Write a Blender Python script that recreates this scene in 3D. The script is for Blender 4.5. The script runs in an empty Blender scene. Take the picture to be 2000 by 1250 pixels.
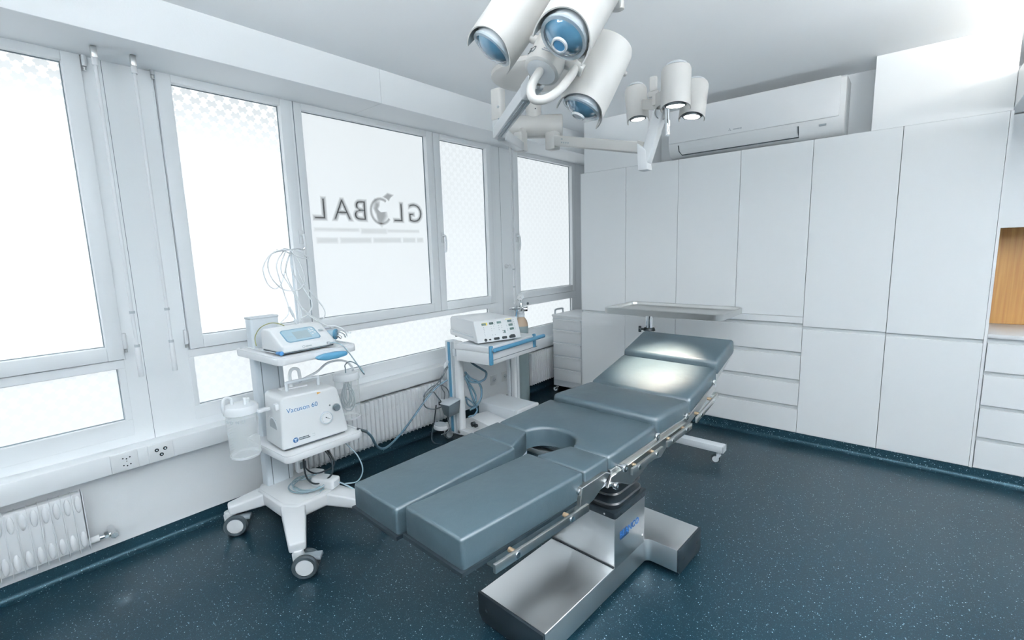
import bpy, bmesh, math, random
from mathutils import Matrix, Vector
random.seed(4)
PI = math.pi
S = bpy.context.scene
COL = S.collection

# ------------------------------------------------------------------ camera
cam_d = bpy.data.cameras.new('camera')
cam = bpy.data.objects.new('camera', cam_d); COL.objects.link(cam)
cam_d.sensor_fit = 'HORIZONTAL'; cam_d.sensor_width = 36.0; cam_d.lens = 920.0 / 2000.0 * 36.0
cam_d.clip_start = 0.02
CR = [[0.7636196790562745, 0.6450206618040231, -0.028867483504669292],
      [-0.07252643527109821, 0.13011677532052682, 0.9888425258690359],
      [0.6415800043212534, -0.753005956567468, 0.14614077948694848]]
cam.matrix_world = Matrix.Translation((0, 0, 1.425)) @ Matrix(CR).transposed().to_4x4()
S.camera = cam

# ------------------------------------------------------------------ light and exposure
S.view_settings.view_transform = 'Standard'
S.view_settings.look = 'None'
S.view_settings.exposure = 0.68
S.view_settings.gamma = 1.0
S.view_settings.use_curve_mapping = False
try:
    S.cycles.max_bounces = 12; S.cycles.diffuse_bounces = 6; S.cycles.glossy_bounces = 4
    S.cycles.transmission_bounces = 8; S.cycles.transparent_max_bounces = 16
    S.cycles.sample_clamp_indirect = 6.0
    S.cycles.caustics_reflective = False; S.cycles.caustics_refractive = False
except Exception:
    pass
W = bpy.data.worlds.new('daylight'); S.world = W; W.use_nodes = True
W.node_tree.nodes['Background'].inputs[0].default_value = (0.80, 0.90, 1.0, 1)
W.node_tree.nodes['Background'].inputs[1].default_value = 1.0
PANE_LIGHT = 0.84       # daylight glowing in the frosted film of the windows
FILL_DOWN = 1.2        # downward side of the unseen panels added as fill light
FILL_UP = 76.0         # upward side of these added fill panels

# ------------------------------------------------------------------ materials
MATS = {}
def srgb(r, g, b):
    f = lambda c: ((c / 255.0) / 12.92 if c / 255.0 <= 0.04045 else ((c / 255.0 + 0.055) / 1.055) ** 2.4)
    return (f(r), f(g), f(b), 1.0)
def mat(name, col, rough=0.5, metal=0.0, spec=0.5, coat=0.0, trans=0.0, ior=1.45, bump=0.0, bscale=40.0, emit=None, es=0.0, alpha=1.0, bdist=0.01, stretch=None):
    m = bpy.data.materials.new(name); m.use_nodes = True
    nt = m.node_tree; b = nt.nodes['Principled BSDF']
    b.inputs['Base Color'].default_value = col
    b.inputs['Roughness'].default_value = rough
    b.inputs['Metallic'].default_value = metal
    b.inputs['Specular IOR Level'].default_value = spec
    b.inputs['Coat Weight'].default_value = coat
    b.inputs['Coat Roughness'].default_value = 0.1
    b.inputs['Transmission Weight'].default_value = trans
    b.inputs['IOR'].default_value = ior
    b.inputs['Alpha'].default_value = alpha
    if emit:
        b.inputs['Emission Color'].default_value = emit; b.inputs['Emission Strength'].default_value = es
    if bump > 0:
        tc = nt.nodes.new('ShaderNodeTexCoord'); n = nt.nodes.new('ShaderNodeTexNoise'); bp = nt.nodes.new('ShaderNodeBump')
        n.inputs['Scale'].default_value = bscale; n.inputs['Detail'].default_value = 4
        if stretch:
            mp = nt.nodes.new('ShaderNodeMapping'); mp.inputs['Scale'].default_value = stretch
            nt.links.new(tc.outputs['Object'], mp.inputs['Vector']); nt.links.new(mp.outputs[0], n.inputs['Vector'])
        else:
            nt.links.new(tc.outputs['Object'], n.inputs['Vector'])
        bp.inputs['Strength'].default_value = bump; bp.inputs['Distance'].default_value = bdist
        nt.links.new(n.outputs[0], bp.inputs['Height']); nt.links.new(bp.outputs[0], b.inputs['Normal'])
    MATS[name] = m
    return m
wallb_m = mat('grey wall paint', (0.42, 0.45, 0.47, 1), 0.6)
wall_m = mat('white wall paint', (0.82, 0.845, 0.86, 1), 0.6, bump=0.04, bscale=120)
ceil_m = mat('ceiling paint', (0.93, 0.95, 0.965, 1), 0.7)
pvc_m = mat('window pvc', (0.80, 0.825, 0.84, 1), 0.35)
cab_m = mat('cabinet laminate', (0.84, 0.86, 0.87, 1), 0.32)
carc_m = mat('cabinet carcass', (0.62, 0.65, 0.66, 1), 0.5)
white_m = mat('white enamel', (0.71, 0.73, 0.745, 1), 0.3)
lampw_m = mat('lamp enamel', (0.57, 0.565, 0.545, 1), 0.3)
plw_m = mat('white plastic', (0.72, 0.74, 0.75, 1), 0.4)
grey_m = mat('grey plastic', (0.42, 0.46, 0.49, 1), 0.45)
lgrey_m = mat('light grey metal', (0.58, 0.62, 0.65, 1), 0.4)
dgrey_m = mat('dark grey plastic', (0.045, 0.062, 0.072, 1), 0.45)
dgrey2_m = mat('mid grey plastic', (0.16, 0.19, 0.21, 1), 0.45)
black_m = mat('black plastic', (0.005, 0.010, 0.014, 1), 0.55, spec=0.35)
rubber_m = mat('black rubber', (0.008, 0.012, 0.015, 1), 0.35)
tyre_m = mat('grey tyre rubber', (0.022, 0.032, 0.038, 1), 0.5)
alu_m = mat('anodised aluminium', (0.66, 0.71, 0.75, 1), 0.38, metal=0.25)
steel_m = mat('brushed steel', (0.76, 0.78, 0.79, 1), 0.36, metal=1.0)
rail_m = mat('satin steel rail', (0.60, 0.61, 0.60, 1), 0.32, metal=1.0)
chrome_m = mat('chrome', (0.75, 0.77, 0.78, 1), 0.1, metal=1.0)
brass_m = mat('worn brass spacer', (0.28, 0.21, 0.14, 1), 0.45, metal=0.5)
blue_m = mat('blue plastic', srgb(66, 118, 146), 0.4)
paleblue_m = mat('pale blue panel', srgb(150, 174, 186), 0.35)
midblue_m = mat('mid blue edge', srgb(95, 128, 145), 0.4)
screen_m = mat('grey lcd', srgb(150, 165, 170), 0.2)
lcd_m = mat('dark lcd', srgb(70, 90, 90), 0.2)
clear_m = mat('clear plastic', (0.93, 0.96, 0.97, 1), 0.06, trans=0.0, alpha=0.22, spec=0.6)
tube_m = mat('silicone tube', (0.86, 0.89, 0.91, 1), 0.25, alpha=0.85)
ctube_m = mat('clear hose', (0.80, 0.85, 0.87, 1), 0.15, alpha=0.55)
gcable_m = mat('grey cable', srgb(120, 140, 148), 0.45)
dcable_m = mat('slate cable', srgb(62, 88, 102), 0.45)
ink_m = mat('blue ink', srgb(38, 95, 140), 0.5)
dink_m = mat('dark ink', srgb(40, 55, 62), 0.5)
gink_m = mat('grey ink', srgb(150, 160, 165), 0.5)
logo_m = mat('column blue', srgb(34, 84, 140), 0.5)
logod_m = mat('column navy', srgb(14, 42, 74), 0.5)
navy_m = mat('navy ink', srgb(25, 70, 110), 0.5)
orange_m = mat('orange mark', srgb(205, 150, 60), 0.5)
yellow_m = mat('yellow mark', srgb(215, 195, 90), 0.5)
olive_m = mat('yellow green sleeve', srgb(125, 128, 80), 0.5)
paper_m = mat('dial face', (0.85, 0.87, 0.88, 1), 0.4)
lens_m = mat('blue coated lens', srgb(66, 106, 130), 0.06, spec=0.8, coat=1.0)
lensb_m = mat('bright blue button', srgb(50, 125, 170), 0.2)
lensg_m = mat('clear lens rim', (0.75, 0.85, 0.9, 1), 0.05, alpha=0.45, spec=0.8)
bulb_m = mat('lit lamp lens', (1, 1, 1, 1), 0.3, emit=(1.0, 0.98, 0.94, 1), es=6.0)
fill_down_m = mat('added fill panel underside', (1, 1, 1, 1), 0.4, emit=(0.90, 0.96, 1.0, 1), es=FILL_DOWN)  # lower glow of the unseen panels added as fill
fill_up_m = mat('added fill panel top', (1, 1, 1, 1), 0.4, emit=(0.965, 0.985, 1.0, 1), es=FILL_UP)  # upper glow of the same added panels, brightens the ceiling
warm_m = mat('warm lit tube', (1, 1, 1, 1), 0.4, emit=(1.0, 0.90, 0.76, 1), es=15.0)
gasgrey_m = mat('grey cylinder paint', srgb(120, 135, 138), 0.4)
gastan_m = mat('tan shoulder paint', srgb(165, 145, 125), 0.4)
seam_m = mat('dark gasket', (0.16, 0.20, 0.22, 1), 0.6)

def vinyl():
    m = mat('slate vinyl', srgb(35, 50, 57), 0.47, spec=0.75)
    nt = m.node_tree; b = nt.nodes['Principled BSDF']
    tc = nt.nodes.new('ShaderNodeTexCoord')
    n1 = nt.nodes.new('ShaderNodeTexNoise'); n1.inputs['Scale'].default_value = 9; n1.inputs['Detail'].default_value = 3
    n2 = nt.nodes.new('ShaderNodeTexNoise'); n2.inputs['Scale'].default_value = 420; n2.inputs['Detail'].default_value = 2
    ad = nt.nodes.new('ShaderNodeMath'); ad.operation = 'MULTIPLY_ADD'; ad.inputs[1].default_value = 0.10
    bp = nt.nodes.new('ShaderNodeBump'); bp.inputs['Strength'].default_value = 0.5; bp.inputs['Distance'].default_value = 0.006
    for n in (n1, n2): nt.links.new(tc.outputs['Object'], n.inputs['Vector'])
    nt.links.new(n2.outputs[0], ad.inputs[0]); nt.links.new(n1.outputs[0], ad.inputs[2])
    nt.links.new(ad.outputs[0], bp.inputs['Height']); nt.links.new(bp.outputs[0], b.inputs['Normal'])
    return m
vinyl_m = vinyl()

def floor_mat(name='speckled vinyl floor', rough=0.31):
    m = bpy.data.materials.new(name); m.use_nodes = True
    nt = m.node_tree; b = nt.nodes['Principled BSDF']; L = nt.links.new
    tc = nt.nodes.new('ShaderNodeTexCoord')
    def vor(scale, rad, keep):
        v = nt.nodes.new('ShaderNodeTexVoronoi'); v.inputs['Scale'].default_value = scale
        L(tc.outputs['Object'], v.inputs['Vector'])
        sx = nt.nodes.new('ShaderNodeSeparateColor'); L(v.outputs['Color'], sx.inputs[0])
        # radius of the fleck varies with the random colour of its cell
        r = nt.nodes.new('ShaderNodeMath'); r.operation = 'MULTIPLY'; L(sx.outputs[1], r.inputs[0]); r.inputs[1].default_value = rad
        a = nt.nodes.new('ShaderNodeMath'); a.operation = 'LESS_THAN'; L(v.outputs['Distance'], a.inputs[0]); L(r.outputs[0], a.inputs[1])
        k = nt.nodes.new('ShaderNodeMath'); k.operation = 'GREATER_THAN'; L(sx.outputs[0], k.inputs[0]); k.inputs[1].default_value = keep
        o = nt.nodes.new('ShaderNodeMath'); o.operation = 'MULTIPLY'; L(a.outputs[0], o.inputs[0]); L(k.outputs[0], o.inputs[1])
        return o
    v1 = vor(125, 0.28, 0.62); v2 = vor(210, 0.36, 0.50)
    n = nt.nodes.new('ShaderNodeTexNoise'); n.inputs['Scale'].default_value = 260; n.inputs['Detail'].default_value = 3
    L(tc.outputs['Object'], n.inputs['Vector'])
    r0 = nt.nodes.new('ShaderNodeValToRGB'); L(n.outputs[0], r0.inputs[0])
    r0.color_ramp.elements[0].position = 0.35; r0.color_ramp.elements[0].color = (0.0006, 0.004, 0.007, 1)
    r0.color_ramp.elements[1].position = 0.68; r0.color_ramp.elements[1].color = (0.005, 0.018, 0.027, 1)
    m1 = nt.nodes.new('ShaderNodeMixRGB'); L(v2.outputs[0], m1.inputs[0]); L(r0.outputs[0], m1.inputs[1]); m1.inputs[2].default_value = (0.04, 0.085, 0.11, 1)
    m2 = nt.nodes.new('ShaderNodeMixRGB'); L(v1.outputs[0], m2.inputs[0]); L(m1.outputs[0], m2.inputs[1]); m2.inputs[2].default_value = (0.26, 0.35, 0.39, 1)
    # welded seam across the sheet at y = 1.21
    sp = nt.nodes.new('ShaderNodeSeparateXYZ'); L(tc.outputs['Object'], sp.inputs[0])
    d = nt.nodes.new('ShaderNodeMath'); d.operation = 'SUBTRACT'; L(sp.outputs[1], d.inputs[0]); d.inputs[1].default_value = 1.21
    e = nt.nodes.new('ShaderNodeMath'); e.operation = 'ABSOLUTE'; L(d.outputs[0], e.inputs[0])
    g = nt.nodes.new('ShaderNodeMath'); g.operation = 'LESS_THAN'; L(e.outputs[0], g.inputs[0]); g.inputs[1].default_value = 0.0016
    m3 = nt.nodes.new('ShaderNodeMixRGB'); L(g.outputs[0], m3.inputs[0]); L(m2.outputs[0], m3.inputs[1]); m3.inputs[2].default_value = (0.004, 0.012, 0.018, 1)
    L(m3.outputs[0], b.inputs['Base Color'])
    b.inputs['Roughness'].default_value = rough
    b.inputs['Specular IOR Level'].default_value = 0.38; b.inputs['Specular Tint'].default_value = (0.48, 0.83, 1.0, 1)
    b.inputs['Coat Weight'].default_value = 0.0; b.inputs['Coat Roughness'].default_value = 0.24
    bp = nt.nodes.new('ShaderNodeBump'); bp.inputs['Strength'].default_value = 0.12; bp.inputs['Distance'].default_value = 0.002
    n3 = nt.nodes.new('ShaderNodeTexNoise'); n3.inputs['Scale'].default_value = 90; L(tc.outputs['Object'], n3.inputs['Vector'])
    L(n3.outputs[0], bp.inputs['Height']); L(bp.outputs[0], b.inputs['Normal'])
    return m
floor_m = floor_mat(); skirt_m = floor_mat('speckled vinyl skirting', 0.42); skirt_m.node_tree.nodes['Principled BSDF'].inputs['Specular IOR Level'].default_value = 0.3

def wood_mat():
    m = mat('oak veneer', srgb(176, 126, 62), 0.45)
    nt = m.node_tree; b = nt.nodes['Principled BSDF']; L = nt.links.new
    tc = nt.nodes.new('ShaderNodeTexCoord'); mp = nt.nodes.new('ShaderNodeMapping'); mp.inputs['Scale'].default_value = (45, 45, 1.2)
    n = nt.nodes.new('ShaderNodeTexNoise'); n.inputs['Scale'].default_value = 1.6; n.inputs['Detail'].default_value = 5
    r = nt.nodes.new('ShaderNodeValToRGB')
    r.color_ramp.elements[0].position = 0.35; r.color_ramp.elements[0].color = srgb(132, 92, 44)
    r.color_ramp.elements[1].position = 0.7; r.color_ramp.elements[1].color = srgb(160, 120, 66)
    L(tc.outputs['Object'], mp.inputs['Vector']); L(mp.outputs[0], n.inputs['Vector']); L(n.outputs[0], r.inputs[0]); L(r.outputs[0], b.inputs['Base Color'])
    return m
wood_m = wood_mat()

def pane_mat(name, light, dark_top, z_top, z_bot, fade=1.0, floor_mix=0.12, cell=0.0375):
    """Frosted window film lit by the daylight behind it, printed with jigsaw pieces that thin out downwards."""
    m = bpy.data.materials.new(name); m.use_nodes = True
    nt = m.node_tree; b = nt.nodes['Principled BSDF']; L = nt.links.new
    def M(op, a, bb=None, c=None):
        n = nt.nodes.new('ShaderNodeMath'); n.operation = op
        for i, v in enumerate((a, bb, c)):
            if v is None: continue
            if hasattr(v, 'type'): L(v, n.inputs[i])
            else: n.inputs[i].default_value = v
        return n.outputs[0]
    g = nt.nodes.new('ShaderNodeNewGeometry'); sp = nt.nodes.new('ShaderNodeSeparateXYZ'); L(g.outputs['Position'], sp.inputs[0])
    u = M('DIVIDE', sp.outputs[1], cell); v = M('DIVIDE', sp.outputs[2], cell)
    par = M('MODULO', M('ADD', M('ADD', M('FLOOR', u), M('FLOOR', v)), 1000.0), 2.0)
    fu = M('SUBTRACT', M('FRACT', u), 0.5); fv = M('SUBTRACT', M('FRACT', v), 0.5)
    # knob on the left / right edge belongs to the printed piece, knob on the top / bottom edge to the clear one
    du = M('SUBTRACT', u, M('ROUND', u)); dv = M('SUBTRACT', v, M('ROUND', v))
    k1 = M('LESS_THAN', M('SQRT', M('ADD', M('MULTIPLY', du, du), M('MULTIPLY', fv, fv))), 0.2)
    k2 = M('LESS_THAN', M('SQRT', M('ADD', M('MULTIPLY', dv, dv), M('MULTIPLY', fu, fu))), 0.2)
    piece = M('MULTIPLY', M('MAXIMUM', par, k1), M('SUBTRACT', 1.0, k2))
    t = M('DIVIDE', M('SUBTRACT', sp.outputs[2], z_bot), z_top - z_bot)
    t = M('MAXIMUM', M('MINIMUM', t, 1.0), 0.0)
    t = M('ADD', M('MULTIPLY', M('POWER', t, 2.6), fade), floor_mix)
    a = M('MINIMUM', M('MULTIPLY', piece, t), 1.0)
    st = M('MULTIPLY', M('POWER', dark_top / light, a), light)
    L(st, b.inputs['Emission Strength'])
    b.inputs['Emission Color'].default_value = (0.90, 0.965, 1.0, 1)
    b.inputs['Base Color'].default_value = (0.06, 0.066, 0.07, 1)
    b.inputs['Roughness'].default_value = 0.35
    MATS[name] = m
    return m
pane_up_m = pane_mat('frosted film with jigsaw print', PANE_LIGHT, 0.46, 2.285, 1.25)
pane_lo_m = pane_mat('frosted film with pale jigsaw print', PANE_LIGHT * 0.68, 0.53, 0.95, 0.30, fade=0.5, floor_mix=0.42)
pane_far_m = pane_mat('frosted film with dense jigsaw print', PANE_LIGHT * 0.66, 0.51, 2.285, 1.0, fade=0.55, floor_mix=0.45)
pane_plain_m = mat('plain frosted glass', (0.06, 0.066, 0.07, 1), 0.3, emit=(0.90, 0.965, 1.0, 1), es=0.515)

# ------------------------------------------------------------------ mesh helpers
class MB:
    """Collects shapes in world coordinates (through the matrix M) and links them as one mesh object."""
    def __init__(s, M=None):
        s.bm = bmesh.new(); s.M = M.copy() if M is not None else Matrix()
    def _merge(s, t, M=None):
        bmesh.ops.transform(t, matrix=(s.M @ M if M is not None else s.M), verts=t.verts)
        me = bpy.data.meshes.new('t'); t.to_mesh(me); t.free(); s.bm.from_mesh(me); bpy.data.meshes.remove(me)
        return s
    @staticmethod
    def _bevel(t, bev, seg=2, ang=0.45):
        if bev <= 0: return
        es = [e for e in t.edges if len(e.link_faces) == 2 and e.calc_face_angle(0) > ang]
        if es: bmesh.ops.bevel(t, geom=es, offset=bev, segments=seg, profile=0.5, affect='EDGES', clamp_overlap=True)
    def box(s, x0, x1, y0, y1, z0, z1, bev=0.0, seg=2, M=None):
        t = bmesh.new(); bmesh.ops.create_cube(t, size=1)
        for v in t.verts:
            v.co = Vector(((x0 + x1) / 2 + v.co.x * (x1 - x0), (y0 + y1) / 2 + v.co.y * (y1 - y0), (z0 + z1) / 2 + v.co.z * (z1 - z0)))
        s._bevel(t, bev, seg); return s._merge(t, M)
    def hexa(s, c, bev=0.0, seg=2, M=None):
        """eight corners: four below (ccw), four above"""
        t = bmesh.new(); v = [t.verts.new(p) for p in c]
        for f in ((3, 2, 1, 0), (4, 5, 6, 7), (0, 1, 5, 4), (1, 2, 6, 5), (2, 3, 7, 6), (3, 0, 4, 7)): t.faces.new([v[i] for i in f])
        bmesh.ops.recalc_face_normals(t, faces=t.faces); s._bevel(t, bev, seg); return s._merge(t, M)
    def beam(s, p0, p1, w0, h0, w1=None, h1=None, bev=0.0, up=(0, 0, 1), seg=2):
        w1 = w0 if w1 is None else w1; h1 = h0 if h1 is None else h1
        p0 = Vector(p0); p1 = Vector(p1); d = (p1 - p0).normalized(); u = Vector(up)
        r = d.cross(u).normalized(); u = r.cross(d).normalized()
        c = []
        for p, w, h in ((p0, w0, h0), (p1, w1, h1)):
            c += [p - r * w / 2 - u * h / 2, p + r * w / 2 - u * h / 2, p + r * w / 2 + u * h / 2, p - r * w / 2 + u * h / 2]
        return s.hexa(c, bev, seg)
    def cyl(s, p0, p1, r, r1=None, seg=24, bev=0.0, bseg=2):
        p0 = Vector(p0); p1 = Vector(p1); d = p1 - p0
        t = bmesh.new(); bmesh.ops.create_cone(t, cap_ends=True, segments=seg, radius1=r, radius2=r if r1 is None else r1, depth=d.length)
        if bev > 0: s._bevel(t, bev, bseg, 0.8)
        M = Matrix.Translation((p0 + p1) / 2) @ d.to_track_quat('Z', 'Y').to_matrix().to_4x4()
        return s._merge(t, M)
    def sphere(s, c, r, sc=(1, 1, 1), seg=20):
        t = bmesh.new(); bmesh.ops.create_uvsphere(t, u_segments=seg, v_segments=max(6, seg // 2), radius=r)
        return s._merge(t, Matrix.Translation(c) @ Matrix.Diagonal((sc[0], sc[1], sc[2], 1)))
    def lathe(s, prof, M=None, seg=32):
        t = bmesh.new(); rings = []
        for r, z in prof:
            if r < 1e-6: rings.append([t.verts.new((0, 0, z))])
            else: rings.append([t.verts.new((r * math.cos(2 * PI * i / seg), r * math.sin(2 * PI * i / seg), z)) for i in range(seg)])
        for a, b in zip(rings, rings[1:]):
            for i in range(seg):
                j = (i + 1) % seg
                if len(a) == 1 and len(b) == 1: continue
                if len(a) == 1: t.faces.new((a[0], b[j], b[i]))
                elif len(b) == 1: t.faces.new((a[i], a[j], b[0]))
                else: t.faces.new((a[i], a[j], b[j], b[i]))
        bmesh.ops.recalc_face_normals(t, faces=t.faces)
        return s._merge(t, M)
    def prism(s, poly, h0, h1, bev=0.0, seg=2, M=None, ang=0.45, top=None):
        t = bmesh.new(); lo = [t.verts.new((p[0], p[1], h0)) for p in poly]; hi = [t.verts.new((p[0], p[1], h1)) for p in poly]
        n = len(poly); t.faces.new(lo[::-1]); t.faces.new(hi)
        for i in range(n): t.faces.new((lo[i], lo[(i + 1) % n], hi[(i + 1) % n], hi[i]))
        bmesh.ops.recalc_face_normals(t, faces=t.faces); s._bevel(t, bev, seg, ang)
        return s._merge(t, M)
    def tube(s, pts, r, seg=10, sub=6, closed=False, smooth=True):
        P = [Vector(p) for p in pts]
        if smooth and len(P) > 2:
            Q = []; n = len(P)
            rng = range(n) if closed else range(n - 1)
            for i in rng:
                p0 = P[(i - 1) % n] if closed or i > 0 else P[0] * 2 - P[1]
                p1 = P[i]; p2 = P[(i + 1) % n]
                p3 = P[(i + 2) % n] if closed or i + 2 < n else P[-1] * 2 - P[-2]
                for k in range(sub):
                    u = k / sub
                    Q.append(0.5 * ((2 * p1) + (p2 - p0) * u + (2 * p0 - 5 * p1 + 4 * p2 - p3) * u * u + (3 * p1 - p0 - 3 * p2 + p3) * u ** 3))
            if not closed: Q.append(P[-1])
            P = Q
        t = bmesh.new(); n = len(P); rings = []; nrm = None
        for i in range(n):
            if closed: d = (P[(i + 1) % n] - P[i - 1])
            else: d = P[min(i + 1, n - 1)] - P[max(i - 1, 0)]
            d = d.normalized() if d.length > 1e-9 else Vector((0, 0, 1))
            if nrm is None:
                nrm = d.orthogonal().normalized()
            nrm = (nrm - d * nrm.dot(d)); nrm = nrm.normalized() if nrm.length > 1e-6 else d.orthogonal().normalized()
            bn = d.cross(nrm)
            rings.append([t.verts.new(P[i] + (nrm * math.cos(2 * PI * k / seg) + bn * math.sin(2 * PI * k / seg)) * r) for k in range(seg)])
        m = n if closed else n - 1
        for i in range(m):
            a, b = rings[i], rings[(i + 1) % n]
            for k in range(seg): t.faces.new((a[k], a[(k + 1) % seg], b[(k + 1) % seg], b[k]))
        if not closed: t.faces.new(rings[0][::-1]); t.faces.new(rings[-1])
        bmesh.ops.recalc_face_normals(t, faces=t.faces)
        return s._merge(t)
    def text(s, body, size, M, depth=0.0006, align='CENTER', offset=0.0, mirror=False):
        c = bpy.data.curves.new('t', 'FONT'); c.body = body; c.size = size; c.extrude = depth / 2; c.align_x = align; c.align_y = 'CENTER'; c.offset = offset
        c.resolution_u = 4
        o = bpy.data.objects.new('t', c); COL.objects.link(o)
        dg = bpy.context.evaluated_depsgraph_get(); e = o.evaluated_get(dg); me = e.to_mesh()
        t = bmesh.new(); t.from_mesh(me); e.to_mesh_clear()
        bpy.data.objects.remove(o); bpy.data.curves.remove(c)
        return s._merge(t, M)
    def build(s, name, m, parent=None, smooth=40, kind=None):
        off = Vector((0, 0, 0)); p = parent
        while p is not None: off += p.location; p = p.parent
        bmesh.ops.translate(s.bm, verts=s.bm.verts, vec=-off)
        me = bpy.data.meshes.new(name); s.bm.to_mesh(me); s.bm.free(); me.materials.append(m)
        if smooth:
            me.shade_smooth(); me.set_sharp_from_angle(angle=math.radians(smooth))
        o = bpy.data.objects.new(name, me); COL.objects.link(o)
        if parent is not None: o.parent = parent
        if kind: o['kind'] = kind
        return o
def thing(name, label, cat, loc=(0, 0, 0), group=None):
    o = bpy.data.objects.new(name, None); COL.objects.link(o); o.location = loc; o.empty_display_size = 0.05
    o['label'] = label; o['category'] = cat
    if group: o['group'] = group
    return o
def tag(o, label, cat, group=None):
    o['label'] = label; o['category'] = cat
    if group: o['group'] = group
    return o
def frame_xy(x, y, z=0.0, rz=0.0): return Matrix.Translation((x, y, z)) @ Matrix.Rotation(rz, 4, 'Z')
def axis_frame(origin, zdir, xhint):
    z = Vector(zdir).normalized(); x = Vector(xhint); x = (x - z * x.dot(z)).normalized(); y = z.cross(x)
    M = Matrix((x, y, z)).transposed().to_4x4(); M.translation = Vector(origin); return M
def struct(o): o['kind'] = 'structure'; return o
def arc(cx, cy, r, a0, a1, n=8): return [(cx + r * math.cos(math.radians(a0 + (a1 - a0) * i / n)), cy + r * math.sin(math.radians(a0 + (a1 - a0) * i / n))) for i in range(n + 1)]
def rrect(x0, x1, y0, y1, r, n=5):
    return arc(x1 - r, y1 - r, r, 0, 90, n) + arc(x0 + r, y1 - r, r, 90, 180, n) + arc(x0 + r, y0 + r, r, 180, 270, n) + arc(x1 - r, y0 + r, r, 270, 360, n)
def wire(name, pts, r, m, parent=None, seg=8, sub=6, closed=False): return MB().tube(pts, r, seg, sub, closed).build(name, m, parent)

# ------------------------------------------------------------------ the room
XW, YC, ZC = -2.85, 3.75, 2.516          # window wall, cabinet fronts, ceiling
XR, YF, YB = 3.0, -2.6, 4.65
struct(MB().box(XW - 0.3, XR + 0.1, YF - 0.1, YB + 0.1, -0.12, 0).build('floor', floor_m, smooth=0))
struct(MB().box(XW - 0.3, XR + 0.1, YF - 0.1, YB + 0.1, ZC, ZC + 0.12).build('ceiling', ceil_m, smooth=0))
# window wall around three window openings
OPEN = [(-2.30, 0.475, 'W1'), (0.735, 3.165, 'W2'), (3.385, 4.47, 'W4')]
ZO0, ZO1 = 0.585, 2.42
b = MB(); ys = YF
b.box(XW - 0.25, XW, YF, YB, 0, ZO0); b.box(XW - 0.25, XW, YF, YB, ZO1, ZC)
for a0, a1, _ in OPEN:
    b.box(XW - 0.25, XW, ys, a0, ZO0, ZO1); ys = a1
b.box(XW - 0.25, XW, ys, YB, ZO0, ZO1)
struct(b.build('wall_left', wall_m, smooth=0))
struct(MB().box(XW - 0.3, XR + 0.1, YB, YB + 0.1, 0, ZC).build('wall_back', wall_m, smooth=0))
struct(MB().box(XR, XR + 0.1, YF, YB, 0, ZC).build('wall_right', wall_m, smooth=0))
struct(MB().box(XW - 0.3, XR + 0.1, YF - 0.1, YF, 0, ZC).build('wall_front', wallb_m, smooth=0))
# narrow joints between the wall panels of the window front
struct(MB().box(XW, XW + 0.0012, 0.5495, 0.5515, 0.545, 2.40).box(XW, XW + 0.0012, 3.2285, 3.2305, 0.545, 2.40).build('trim_1', seam_m, smooth=0))
# blind box under the ceiling along the windows
XS, ZS = -2.511, 2.321
struct(MB().box(XW, XS, YF, 1.795, ZS, ZC, 0.002).box(XW, XS, 1.797, YB, ZS, ZC, 0.002).build('trim_2', wall_m, smooth=0))
# cable duct under the windows
struct(MB().box(XW, -2.758, YF, YB, 0.452, 0.545, 0.004).build('trim_3', pvc_m))
# coved skirting: floor sheet drawn up the wall
def cove(p0, p1, inward, z1, r=0.028):
    """skirting strip from p0 to p1 (on the wall face), inward = unit vector into the room"""
    p0 = Vector(p0); p1 = Vector(p1); n = Vector(inward)
    prof = [(0.0, 0.0), (0.0, z1), (0.003, z1)] + [(0.003 + r - r * math.cos(math.radians(a)), 0.0006 + r - r * math.sin(math.radians(a))) for a in range(0, 91, 10)] + [(0.004 + r, 0.0)]
    t = bmesh.new(); A = [t.verts.new(p0 + n * o + Vector((0, 0, z))) for o, z in prof]; B = [t.verts.new(p1 + n * o + Vector((0, 0, z))) for o, z in prof]
    k = len(prof); t.faces.new(A); t.faces.new(B[::-1])
    for i in range(k): t.faces.new((A[i], B[i], B[(i + 1) % k], A[(i + 1) % k]))
    bmesh.ops.recalc_face_normals(t, faces=t.faces)
    m = MB(); m._merge(t); return m
struct(cove((XW, YF, 0), (XW, YB, 0), (1, 0, 0), 0.0745).build('baseboard_left', skirt_m))
struct(cove((-2.335, YC + 0.004, 0), (2.2, YC + 0.004, 0), (0, -1, 0), 0.0735).build('baseboard_back', skirt_m))
# filler panels between the cabinet tops and the ceiling, and the recess wall behind the air conditioner
ZT = 2.085
struct(MB().box(-2.298, -1.702, YC, 4.06, ZT + 0.001, ZC - 0.001, 0.001).build('trim_4', cab_m, smooth=0))
struct(MB().box(-0.256, 0.349, YC + 0.002, 4.06, ZT + 0.001, ZC - 0.001, 0.001).build('trim_5', cab_m, smooth=0))
struct(MB().box(-1.702, -0.256, 4.017, 4.06, ZT + 0.001, ZC - 0.001).build('trim_6', wall_m, smooth=0))
# boxed-in light shelf running towards the camera at the right
struct(MB().box(0.351, 1.10, 2.75, 4.30, 2.100, 2.285, 0.002).build('trim_7', cab_m, smooth=0))

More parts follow.
